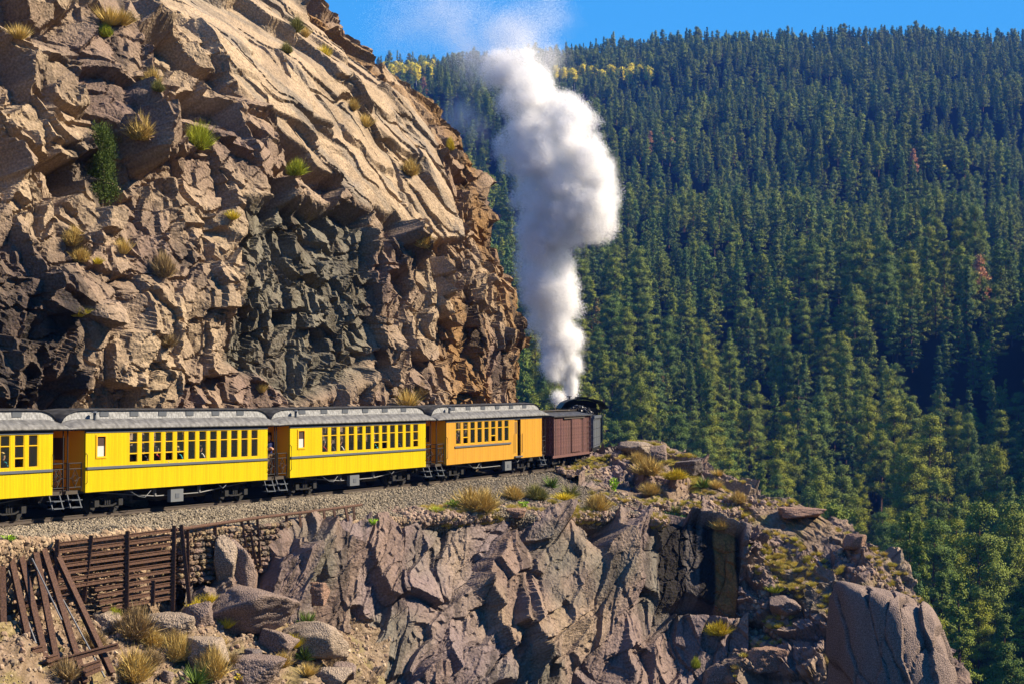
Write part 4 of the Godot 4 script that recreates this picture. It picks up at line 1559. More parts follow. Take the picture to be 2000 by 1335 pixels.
	var fr := Geo.new()
	fr.box(Vector3(-5.4, 0.75, -0.9), Vector3(4.9, 1.1, 0.9))
	put(fr.mesh(), "frame", M.black, e)
	for k in 4:
		for s in [-1, 1]:
			var w := put(M.driver, "driving_wheel", M.iron, e)
			w.position = Vector3(-1.9 + 1.15 * k, 0.5, 0.5 * s)
			if s < 0: w.rotation.y = PI
	for s in [-1, 1]:
		put(slab_mesh(Vector3(2.8, 0.6, minf(0.85 * s, 1.25 * s)), Vector3(4.1, 1.15, maxf(0.85 * s, 1.25 * s))), "cylinder_block", M.black, e)
		put(slab_mesh(Vector3(-2.9, 1.42, minf(0.8 * s, 1.25 * s)), Vector3(4.2, 1.47, maxf(0.8 * s, 1.25 * s))), "running_board", M.steel, e)
		var rod := Geo.new()
		rod.bar(Vector3(-1.9, 0.42, 0.74 * s), Vector3(3.0, 0.5, 0.74 * s), 0.05, 0.1)
		put(rod.mesh(), "side_rod", M.steel, e)

func add_copy(to: Geo, m: Geo, t: Transform3D) -> void:
	var k := to.v.size()
	for p in m.v: to.v.push_back(t * p)
	for c in m.c: to.c.push_back(c * to.tint)
	for q in m.i: to.i.push_back(q + k)

func train() -> void:
	train_materials()
	M.wheel = wheel_mesh(0.36)
	M.driver = wheel_mesh(0.48)
	M.panel = rail_panel()
	var barn := paint(Color(0.25, 0.125, 0.11), 0.85)
	barn.albedo_texture = noise_tex(51, 0.02, 4, 512, 0.35, 1.0)
	barn = triplanar(barn, 1.0, false)
	barn.uv1_scale = Vector3(2.4, 0.5, 2.4)
	M.barn = barn
	var engine := paint(Color(0.085, 0.095, 0.11), 0.4)
	M.engine = engine
	var c0 := coach("yellow coach cut by the frame edge at the tail of the train", -8.1, M.yellow, 12, -3.3, 0.76, true, -99.0, [1, 4, 10], 0.3)
	var c1 := coach("yellow coach with its stove pipe near a gangway, nearest whole coach of the train", 6.15, M.yellow, 12, -3.28, 0.765, true, -99.0, [0, 1, 2, 3, 4], -0.35)
	var c2 := coach("middle yellow coach, between the gangway where a man stands and the orange coach", 20.25, M.yellow, 12, -3.28, 0.765, true, -99.0, [6, 7, 11], -0.6)
	var c3 := coach("amber orange coach with eight windows and a side door, behind the boxcar", 34.6, M.orange, 8, -4.75, 0.86, false, 2.75, [1, 5], 1.6)
	boxcar()
	tender_and_engine()
	var man := put(standing_man(), "person", M.skin)
	man.transform = c2.transform * Transform3D(Basis(Vector3.UP, -0.35), Vector3(-6.62, 0.93, 0.45))
	tag(man, "man in navy shirt and khaki trousers standing with folded arms on the gangway", "person")
	var red := seated_person(Color(0.45, 0.03, 0.04), Color(0.45, 0.4, 0.32), 1.6, Color(0.04, 0.04, 0.06))
	var white := seated_person(Color(0.6, 0.6, 0.58), Color(0.08, 0.05, 0.03), 1.0, Color(0.05, 0.05, 0.08))
	var teal := seated_person(Color(0.02, 0.25, 0.3), Color(0.5, 0.36, 0.12), 0.8, Color(0.03, 0.03, 0.04))
	var dark := seated_person(Color(0.05, 0.05, 0.07), Color(0.03, 0.02, 0.015), 0.5, Color(0.04, 0.04, 0.06))
	var seat := [
		[c1, white, 0, "passenger in white at the open first window of the nearest whole coach"],
		[c1, red, 3, "passenger in red by a half raised window of the nearest whole coach"],
		[c1, teal, 5, "fair passenger in teal seated mid-way along the nearest whole coach"],
		[c1, white, 7, "white shirted passenger seated beyond the middle of the nearest whole coach"],
		[c1, dark, 2, "passenger in dark clothes at the third window of the nearest whole coach"],
		[c2, dark, 2, "passenger in dark clothes near the rear windows of the middle yellow coach"],
		[c2, red, 1, "passenger in red at the second window of the middle yellow coach"],
		[c2, white, 3, "passenger in white at the fourth window of the middle yellow coach"],
		[c2, teal, 7, "passenger in teal by the half open window of the middle yellow coach"],
		[c2, dark, 10, "passenger in dark clothes near the front of the middle yellow coach"],
		[c0, teal, 10, "passenger in teal near the last windows of the tail coach"],
		[c3, red, 1, "passenger in red at the half open window of the amber coach"],
		[c3, dark, 5, "passenger in dark clothes at the sixth window of the amber coach"]]
	for p in seat:
		var first: float = -4.75 if p[0] == c3 else (-3.3 if p[0] == c0 else -3.28)
		var pitch: float = 0.86 if p[0] == c3 else (0.76 if p[0] == c0 else 0.765)
		sit(p[0], p[1], first + pitch * (p[2] - 0.45), 0.72, p[3])

# ------------------------------------------------------------------ track
func railway() -> void:
	var o := thing("railway_track", "narrow gauge railway track under the train", "track")
	for side in [-1, 1]:
		var g := Geo.new()
		var prev := []
		var s := -24.0
		while s <= 84.0:
			var ring := []
			for p in [[-0.06, -0.14], [0.06, -0.14], [0.06, -0.12], [0.012, -0.10], [0.012, -0.045], [0.032, -0.03], [0.032, 0.0], [-0.032, 0.0], [-0.032, -0.03], [-0.012, -0.045], [-0.012, -0.10], [-0.06, -0.12]]:
				ring.append(g.vert(along(s, 0.49 * side + p[0], p[1])))
			if prev:
				for j in 12: g.quad(prev[j], prev[(j + 1) % 12], ring[(j + 1) % 12], ring[j])
			prev = ring
			s += 1.0
		put(g.mesh(), "rail", M.railsteel, o)
	var tie := slab_mesh(Vector3(-0.1, -0.32, -1.05), Vector3(0.1, -0.145, 1.05))
	var n := 0
	var s := -22.0
	while s < 82.0 and n < 190:
		var q := put(tie, "sleeper", M.sleeper, o)
		var h := heading(s)
		var x := Vector3(sin(h), 0, -cos(h))
		q.transform = Transform3D(Basis(x, Vector3.UP, x.cross(Vector3.UP)).rotated(Vector3.UP, rng.randf_range(-0.03, 0.03)), along(s, rng.randf_range(-0.05, 0.05)))
		s += 0.55
		n += 1

# ------------------------------------------------------------------ stones
func boulder_mesh(seed_: int, level: int, rough: float, flat := 1.0, worn := 0.0) -> Geo:
	# a block bounded by random planes, about 1 across; level 1 has 48 faces, 2 has 192, 3 has 768
	var r := RandomNumberGenerator.new()
	r.seed = seed_
	var planes := []
	for k in 13:
		var n := Vector3(r.randfn(), r.randfn() * flat, r.randfn()).normalized()
		planes.append([n, r.randf_range(0.34, 0.5)])
	for n in [Vector3.UP, Vector3.DOWN, Vector3.LEFT, Vector3.RIGHT, Vector3.FORWARD, Vector3.BACK]:
		planes.append([(n + Vector3(r.randfn(), r.randfn(), r.randfn()) * 0.15).normalized(), r.randf_range(0.36, 0.5)])
	var g := Geo.new()
	var m := [0, 2, 4, 8, 16][level] as int
	var known := {}
	for ax in 3:
		for sg in [-1.0, 1.0]:
			for a in m:
				for b in m:
					var q := []
					for c in [[0, 0], [1, 0], [1, 1], [0, 1]]:
						var u := tan((float(a + c[0]) / m * 2.0 - 1.0) * PI / 4)
						var w := tan((float(b + c[1]) / m * 2.0 - 1.0) * PI / 4)
						var d := Vector3.ZERO
						d[ax] = sg
						d[(ax + 1) % 3] = u * sg
						d[(ax + 2) % 3] = w
						d = d.normalized()
						var key := Vector3i((d * 1000.0).round())
						if not known.has(key):
							var rad := 10.0
							var rad2 := 10.0
							for p in planes:
								var cs: float = p[0].dot(d)
								if cs > 0.05:
									var e: float = p[1] / cs
									if e < rad:
										rad2 = rad
										rad = e
									elif e < rad2: rad2 = e
							rad -= 0.02 * smoothstep(0.03, 0.0, rad2 - rad)
							if worn > 0.0:
								var sum := 0.0
								for p in planes: sum += pow(maxf(p[0].dot(d), 0.0) / p[1], worn)
								rad = pow(sum, -1.0 / worn)
							rad *= 1.0 + rough * 0.12 * fine.get_noise_3d(d.x * 3.0 + seed_, d.y * 3.0, d.z * 3.0)
							g.tint = Color(1, 1, 1) * (1.0 + 0.25 * fine.get_noise_3d(d.x * 2.0, d.y * 2.0 + seed_, d.z * 2.0))
							known[key] = g.vert(d * rad)
						q.append(known[key])
					g.quad(q[0], q[1], q[2], q[3])
	return g

func scatter(called: String, label: String, category: String, meshes: Array, mat: Material, spots: Array) -> void:
	# spots: [Transform3D, Color]; countless small pieces drawn as one object
	var o := thing(called, label, category)
	tag(o, "", "", "", "stuff")
	for k in meshes.size():
		var mine := []
		for q in range(k, spots.size(), meshes.size()): mine.append(spots[q])
		if mine.is_empty(): continue
		var mm := MultiMesh.new()
		mm.transform_format = MultiMesh.TRANSFORM_3D
		mm.use_colors = true
		mm.mesh = meshes[k]
		mm.instance_count = mine.size()
		for q in mine.size():
			mm.set_instance_transform(q, mine[q][0])
			mm.set_instance_color(q, mine[q][1])
		var i := MultiMeshInstance3D.new()
		i.name = "pieces"
		i.multimesh = mm
		i.material_override = mat
		tag(i, "", "", "", "stuff")
		o.add_child(i, true)

func spin(size: float) -> Basis:
	return Basis.from_euler(Vector3(rng.randf() * TAU, rng.randf() * TAU, rng.randf() * TAU)) * size

func ground_at(called: String, fu: float, fv: float) -> Vector3:
	var k: Array = kept[called]
	var nu: int = k[1]
	var nv: int = k[2]
	return k[0][clampi(int(fv * (nv - 1)), 0, nv - 1) * nu + clampi(int(fu * (nu - 1)), 0, nu - 1)]

func loose_stones() -> void:
	var pebble := []
	for k in 3: pebble.append(boulder_mesh(400 + k, 1, 0.4).mesh())
	var spots := []
	var k: Array = kept["trackbed_ground"]
	var g: PackedVector3Array = k[0]
	var nu: int = k[1]
	var nv: int = k[2]
	for q in 60000:
		var fu := rng.randf()
		var fv := lerpf(0.22, 0.79 if fu < 0.42 else 1.0, pow(rng.randf(), 0.9))
		var p := g[int(fv * (nv - 1)) * nu + int(fu * (nu - 1))] + Vector3(rng.randf_range(-0.06, 0.06), 0, rng.randf_range(-0.06, 0.06))
		var t := rng.randf_range(0.5, 1.5)
		spots.append([Transform3D(spin(rng.randf_range(0.05, 0.115)), p + Vector3(0, 0.015, 0)), Color(0.215, 0.18, 0.13) * t])
	scatter("ballast", "grey crushed stone spread along the track", "gravel", pebble, M.plain, spots)
	spots = []
	for q in 9000:
		var fu := rng.randf_range(0.42, 1.0)
		var fv := lerpf(0.62, 0.9, pow(rng.randf(), 0.7))
		var p := g[int(fv * (nv - 1)) * nu + int(fu * (nu - 1))] + Vector3(rng.randf_range(-0.1, 0.1), 0.02, rng.randf_range(-0.1, 0.1))
		var dens := soft.get_noise_2d(p.x * 1.5, p.z * 1.5)
		if dens < -0.1: continue
		spots.append([Transform3D(spin(0.10 + 0.22 * pow(rng.randf(), 3.0)), p), Color(0.20, 0.135, 0.11).lerp(Color(0.32, 0.24, 0.17), rng.randf()) * rng.randf_range(0.7, 1.2)])
	for q in 9000:
		var p := ground_at("promontory_rock", rng.randf(), rng.randf_range(0.36, 1.0))
		if soft.get_noise_2d(p.x * 1.2 + 40.0, p.z * 1.2) < 0.16: continue
		spots.append([Transform3D(spin(0.10 + 0.32 * pow(rng.randf(), 3.5)), p + Vector3(0, 0.02, 0)), Color(0.19, 0.13, 0.11).lerp(Color(0.30, 0.22, 0.15), rng.randf()) * rng.randf_range(0.7, 1.2)])
	for q in 5200:
		var p := g[int(rng.randf_range(0.79, 1.0) * (nv - 1)) * nu + int(rng.randf() * 0.42 * (nu - 1))]
		spots.append([Transform3D(spin(rng.randf_range(0.09, 0.30)), p), Color(0.26, 0.18, 0.12).lerp(Color(0.36, 0.27, 0.17), rng.randf()) * rng.randf_range(0.6, 1.15)])
	for q in 7000:
		var p := ground_at("gully_slope", rng.randf(), rng.randf())
		spots.append([Transform3D(spin(0.06 + 0.22 * pow(rng.randf(), 3.0)), p + Vector3(0, 0.02, 0)), Color(0.22, 0.145, 0.10).lerp(Color(0.36, 0.28, 0.19), rng.randf()) * rng.randf_range(0.7, 1.2)])
	scatter("scree", "loose broken brown stones on the slopes under the track", "stones", pebble, M.plain, spots)

# ------------------------------------------------------------------ finding the surface seen at a place of the photograph
var seen_at := {}

func index_surfaces() -> void:
	for called in kept:
		var g: PackedVector3Array = kept[called][0]
		for q in range(0, g.size(), 2):
			var p := g[q]
			if p.z > -30.0: continue
			var s := to_px(p)
			var key := Vector2i(int(floor(s.x / 8.0)), int(floor(s.y / 8.0)))
			if not seen_at.has(key) or seen_at[key].y > s.z: seen_at[key] = Vector2(q, s.z)
			if seen_at[key].y == s.z: seen_from[key] = p

var seen_from := {}

func spot(px: float, py: float) -> Vector3:
	var k := Vector2i(int(floor(px / 8.0)), int(floor(py / 8.0)))
	for r in 14:
		for dy in range(-r, r + 1):
			for dx in range(-r, r + 1):
				if maxi(absi(dx), absi(dy)) != r: continue
				var q := k + Vector2i(dx, dy)
				if seen_from.has(q): return seen_from[q]
	return at_px(px, py, 80.0)

# ------------------------------------------------------------------ boulders
func boulders() -> void:
	var meshes := []
	for k in 7: meshes.append(boulder_mesh(700 + k, 4, 0.55, 0.8).mesh())
	var smooth_ := []
	for k in 3: smooth_.append(boulder_mesh(740 + k, 4, 0.7, 0.8, 26.0).mesh(true))
	var mats := []
	for c in [Color(0.50, 0.395, 0.30), Color(0.38, 0.285, 0.24), Color(0.46, 0.29, 0.21), Color(0.26, 0.215, 0.2)]:
		var m: StandardMaterial3D = M.stone.duplicate()
		m.albedo_color = Color(c).linear_to_srgb()
		mats.append(m)
	# px, py of the middle, width and height in the photograph, depth as a share of the width, tone, label
	var list := [
		[395, 1112, 56, 66, 1.0, 0, "square tan granite block under the pipe rail, beside the fence end"],
		[399, 1066, 48, 28, 1.0, 1, "flat capstone lying on the square granite block"],
		[437, 1098, 44, 86, 0.9, 0, "narrow rounded tan boulder standing next to the square block"],
		[469, 1098, 68, 88, 0.9, 1, "rounded brown boulder leaning on the narrow one below the stone wall"],
		[490, 1180, 190, 84, 0.7, 1, "large smooth whaleback boulder below the stone wall"],
		[523, 1134, 60, 54, 0.9, 0, "grey boulder at the upper end of the whaleback boulder"],
		[333, 1213, 104, 52, 0.8, 0, "pale angular slab tilted at the foot of the retaining fence"],
		[213, 1213, 50, 38, 0.9, 0, "small angular boulder beside the leaning posts"],
		[402, 1266, 86, 60, 0.9, 0, "pale boulder half sunk in dry brush above the yucca"],
		[385, 1200, 60, 48, 0.9, 1, "grey brown boulder between the pale slab and the whaleback boulder"],
		[606, 1250, 130, 72, 0.6, 0, "smooth pale granite hump beside two yuccas"],
		[536, 1250, 80, 58, 0.8, 1, "rounded brown hump left of the pale granite hump"],
		[612, 1156, 78, 40, 0.8, 2, "reddish flat boulder above the upper yucca"],
		[640, 1315, 60, 34, 0.9, 0, "round pale cobble boulder at the bottom of the gully"],
		[676, 1314, 46, 38, 0.9, 1, "egg shaped boulder next to the round pale one"],
		[486, 1312, 110, 60, 0.8, 1, "broad dark boulder at the bottom of the gully"],
		[320, 1322, 26, 22, 1.0, 1, "fist shaped dark stone under the dry brush"],
		[490, 1279, 34, 26, 1.0, 3, "dark stone on the brown earth above the broad boulder"],
		[1012, 999, 40, 20, 1.0, 2, "pink rock on the brink of the lower cliff"],
		[1180, 972, 26, 26, 0.8, 3, "dark upright rock behind a bush on the gravel slope"],
		[1232, 871, 66, 26, 1.0, 0, "tan outcrop beside the line just past the locomotive"],
		[1280, 884, 46, 32, 1.0, 1, "brown outcrop on the skyline next to the tan one"],
		[1340, 908, 70, 32, 0.9, 3, "dark outcrop on the skyline above the yucca clump"],
		[1560, 1002, 90, 22, 0.8, 2, "long red slab on the skyline of the promontory"],
		[1665, 1058, 46, 34, 1.0, 2, "brown block on the skyline where the nose steepens"],
		[1772, 1375, 210, 400, 0.9, 1, "huge smooth granite dome at the outer end of the nose"],
		[1530, 1180, 64, 36, 0.9, 1, "brown ledge block beside the black stained wall"],
		[1500, 1290, 80, 50, 0.8, 2, "rusty brown block below the black stained wall"],
		[1400, 1310, 70, 40, 0.8, 1, "dark ledge block in the corner below the black stained wall"]]
	for q in list.size():
		var b: Array = list[q]
		var p := spot(b[0], b[1] + b[3] * 0.25)
		var u := to_px(p).z / LENS
		var o := put(smooth_[q % 3] if [0, 1, 2, 3, 4, 5, 10, 11, 13, 14].has(q) else meshes[q % 7], "boulder", mats[b[5]])
		if q == 25: o.mesh = dome_mesh()
		var w: float = b[2] * u * 1.12
		var h: float = b[3] * u * 1.15
		o.transform = Transform3D(Basis.from_euler(Vector3(0.1 * sin(q * 2.0), q * 1.7, 0.12 * cos(q * 3.0))).scaled(Vector3(w, h, w * b[4])), Vector3.ZERO)
		o.transform.basis = Basis.from_scale(Vector3(w, h, w * b[4])) * Basis.from_euler(Vector3(0.12 * sin(q * 2.0), q * 1.57 if q != 25 else 0.0, 0.12 * cos(q * 3.0) if q != 25 else 0.0))
		o.position = p + Vector3(0, b[3] * u * 0.22, 0.0)
		tag(o, b[6], "boulder")

# ------------------------------------------------------------------ the old retaining works
func beam_mesh(a: Vector3, b: Vector3, w: float, h: float) -> ArrayMesh:
	# an old rail or channel: a web between two flanges
	var g := Geo.new()
	var x := (b - a).normalized()
	var side := x.cross(Vector3.UP)
	if side.length() < 0.3: side = x.cross(Vector3.BACK)
	side = side.normalized()
	var up := side.cross(x)
	g.bar(a + up * (h * 0.42), b + up * (h * 0.42), w, h * 0.16, up)
	g.bar(a, b, w * 0.35, h * 0.68, up)
	g.bar(a - up * (h * 0.42), b - up * (h * 0.42), w, h * 0.16, up)
	return g.mesh()

func cribwork() -> void:
	var a := at_px(112, 1062, 60.3)
	var b := at_px(343, 1034, 66.1)
	var o := thing("retaining_fence", "rusty fence of horizontal rails holding back the track gravel", "fence", a)
	for k in 11:
		var d := Vector3(0, -0.245 * k, 0.10 * k / 11.0)
		var s := rng.randf_range(-0.02, 0.02)
		var f0 := 0.0 if k < 7 else 0.16 + 0.02 * k
		put(beam_mesh(a.lerp(b, f0) - a + d, b - a + d + Vector3(0, s, 0), 0.09, 0.13), "rail_beam", M.rust, o)
	for t in [[0.0, 0.0, 1.9], [0.27, -0.22, 2.3], [0.57, 0.02, 2.75], [0.985, 0.0, 3.1], [1.05, 0.35, 2.9], [0.80, 0.0, 0.9]]:
		var p: Vector3 = a.lerp(b, t[0]) - a + Vector3(0.02, 0.18, 0.14)
		if t[2] < 1.0: p.y -= 1.9
		put(beam_mesh(p, p + Vector3(t[1], -t[2], 0.12), 0.13, 0.13), "post", M.rust, o)
	# posts leaning out over the slope
	var c := at_px(60, 1062, 60.0)
	var l := thing("leaning_fence", "collapsed rusty fence of long posts leaning over the slope", "fence", c)
	for p in [[3, 1070, 9, 1325, 58.6, 56.2], [16, 1068, 68, 1310, 59.0, 56.4], [35, 1065, 101, 1340, 59.4, 56.2], [65, 1060, 110, 1290, 59.9, 57.0], [80, 1060, 166, 1335, 60.2, 56.6], [95, 1052, 218, 1316, 60.6, 57.6]]:
		put(beam_mesh(at_px(p[0], p[1], p[4]) - c, at_px(p[2], p[3], p[5]) - c, 0.19, 0.2), "post", M.rust, l)
	for p in [[0, 1072, 118, 1047, 58.6, 61.0], [4, 1188, 138, 1163, 57.9, 59.5], [-20, 1326, 230, 1260, 55.4, 58.2], [62, 1270, 82, 1265, 56.6, 57.0], [90, 1288, 112, 1281, 56.4, 57.0], [160, 1305, 195, 1293, 56.8, 57.4], [165, 1316, 195, 1303, 56.6, 57.2]]:
		put(beam_mesh(at_px(p[0], p[1], p[4] - 0.15) - c, at_px(p[2], p[3], p[5] - 0.15) - c, 0.14, 0.18), "cross_beam", M.rust, l)
	for p in [[8, 1094, 70, 1256], [62, 1090, 120, 1210], [122, 1170, 204, 1322], [48, 1196, 72, 1262]]:
		var g := Geo.new()
		g.cyl(at_px(p[0], p[1], 59.0) - c, at_px(p[2], p[3], 57.0) - c, 0.03, 6)
		put(g.mesh(), "tie_rod", M.steel, l)
	# a pipe rail on posts along the brink
	var d := at_px(345, 1034, 66.2)
	var r := thing("pipe_rail", "brown pipe rail on uneven posts along the edge of the gravel", "railing", d)
	var run := [at_px(343, 1034, 66.1) - d, at_px(430, 1021, 69.3) - d, at_px(505, 1010, 72.1) - d, at_px(600, 999, 75.6) - d, at_px(706, 985, 79.8) - d]
	var g2 := Geo.new()
	g2.tube(run, [0.065, 0.065, 0.065, 0.06, 0.06], 8)
	put(g2.mesh(), "pipe", M.rust, r)
	for p in [[366, 1031, 368, 1162, 67.9], [420, 1023, 421, 1080, 69.9], [471, 1016, 480, 1068, 71.8], [484, 1014, 500, 1102, 72.2], [502, 1012, 508, 1106, 72.9], [559, 1005, 560, 1098, 75.0], [585, 1002, 587, 1030, 75.9], [610, 999, 610, 1026, 76.8], [632, 996, 635, 1024, 77.6], [652, 993, 655, 1020, 78.3], [674, 990, 679, 1016, 79.1], [690, 988, 692, 1014, 79.7]]:
		put(beam_mesh(at_px(p[0], p[1], p[4] - 0.85) - d, at_px(p[2], p[3], p[4] - 1.1) - d, 0.10, 0.10), "post", M.rust, r)
	# dry stone wall behind the rail
	var wa := at_px(345, 1042, 66.9)
	var wb := at_px(566, 1020, 74.5)
	var w := thing("dry_stone_wall", "dry stone wall of tan rubble under the pipe rail", "wall", wa)
	var ms := []
	for k in 5: ms.append(boulder_mesh(820 + k, 1, 0.3).mesh())
	var mt := []
	for cc in [Color(0.40, 0.30, 0.18), Color(0.32, 0.22, 0.15), Color(0.36, 0.25, 0.20), Color(0.24, 0.19, 0.15)]:
		var m: StandardMaterial3D = M.stone.duplicate()
		m.albedo_color = Color(cc).linear_to_srgb()
		mt.append(m)
	var f := (wb - wa)
	var long := f.length()
	var fx := f / long
	var fz := fx.cross(Vector3.UP).normalized()
	var row := 0
	var n := 0
	while row < 9:
		var x := rng.randf() * 0.2
		while x < long and n < 295:
			var sw := rng.randf_range(0.22, 0.46)
			var q := put(ms[rng.randi() % 5], "stone", mt[rng.randi() % 4], w)
			q.transform = Transform3D(Basis(fx, Vector3.UP, fz) * Basis.from_scale(Vector3(sw * 1.12, 0.27, 0.4)) * Basis.from_euler(Vector3(rng.randf() * 6.0, rng.randf() * 6.0, 0.0)), fx * (x + sw / 2) + Vector3(0, -0.05 - row * 0.22 + rng.randf_range(-0.02, 0.02), 0) + fz * rng.randf_range(-0.06, 0.10) + f / long * 0.0 + Vector3(0, f.y / long * 0.0, 0))
			x += sw
			n += 1
		row += 1
	# a grey board on the earth
	var bd := put(null, "plank", M.sleeper)
	var pa := spot(510, 1272)
	var pb := spot(590, 1298)
	bd.mesh = beam_mesh(Vector3.ZERO, pb - pa, 0.22, 0.06)
	bd.position = pa + Vector3(0, 0.08, 0)
	tag(bd, "old dark timber lying on the brown earth below the boulders", "timber")

# ------------------------------------------------------------------ small plants
func bush_mesh(seed_: int, n: int, kind: String) -> ArrayMesh:
	# about 1 across, growing from the origin
	var r := RandomNumberGenerator.new()
	r.seed = seed_
	var g := Geo.new()
	for k in n:
		var an := r.randf() * TAU
		var lean := r.randf()
		var c := Color(1, 1, 1) * r.randf_range(0.6, 1.3)
		var a := Vector3.ZERO
		var b := Vector3.ZERO
		var w := 0.01
		match kind:
			"brush":
				var which := r.randi() % 6
				var ca := which * 2.3 + seed_
				var base := Vector3(cos(ca), 0, sin(ca)) * (0.24 * (0.3 + fmod(which * 0.37, 0.7)))
				var d := Vector3(cos(an) * lean, 1.15 - lean * 0.7, sin(an) * lean).normalized()
				var len_ := r.randf_range(0.2, 0.42) * (0.8 + 0.8 * fmod(which * 0.61 + seed_ * 0.3, 1.0))
				a = base + d * len_ * r.randf_range(0.1, 0.8) + Vector3(r.randfn(), 0, r.randfn()) * 0.03
				b = base + d * len_ * 1.15 + Vector3(r.randfn(), r.randfn(), r.randfn()) * 0.06
				w = r.randf_range(0.006, 0.014)
				if r.randf() < 0.4: c = c * Color(0.6, 0.55, 0.5)
			"grass":
				var d := Vector3(cos(an) * lean * 0.8, 1.0, sin(an) * lean * 0.8).normalized()
				a = Vector3(cos(an), 0, sin(an)) * lean * 0.2
				b = a + d * r.randf_range(0.5, 1.0) + Vector3(cos(an), -0.4, sin(an)) * lean * 0.15
				w = 0.015
			"yucca":
				var d := Vector3(cos(an), r.randf_range(0.1, 1.6), sin(an)).normalized()
				a = d * 0.06
				b = d * r.randf_range(0.42, 0.55)
				w = 0.02
			"weed":
				var d := Vector3(cos(an) * lean, 1.2, sin(an) * lean).normalized()
				a = d * r.randf_range(0.1, 0.7)
				b = a + (Vector3(cos(an), 0.3, sin(an)) + Vector3(r.randfn(), r.randfn(), r.randfn()) * 0.3) * 0.2
				w = 0.05
		g.tint = c
		var side := (b - a).cross(Vector3(r.randfn(), r.randfn(), r.randfn())).normalized() * w
		var i := g.vert(a - side)
		g.vert(a + side)
		g.tint = c * 1.15
		g.vert(b)
		g.tri(i, i + 1, i + 2)
	return g.mesh()

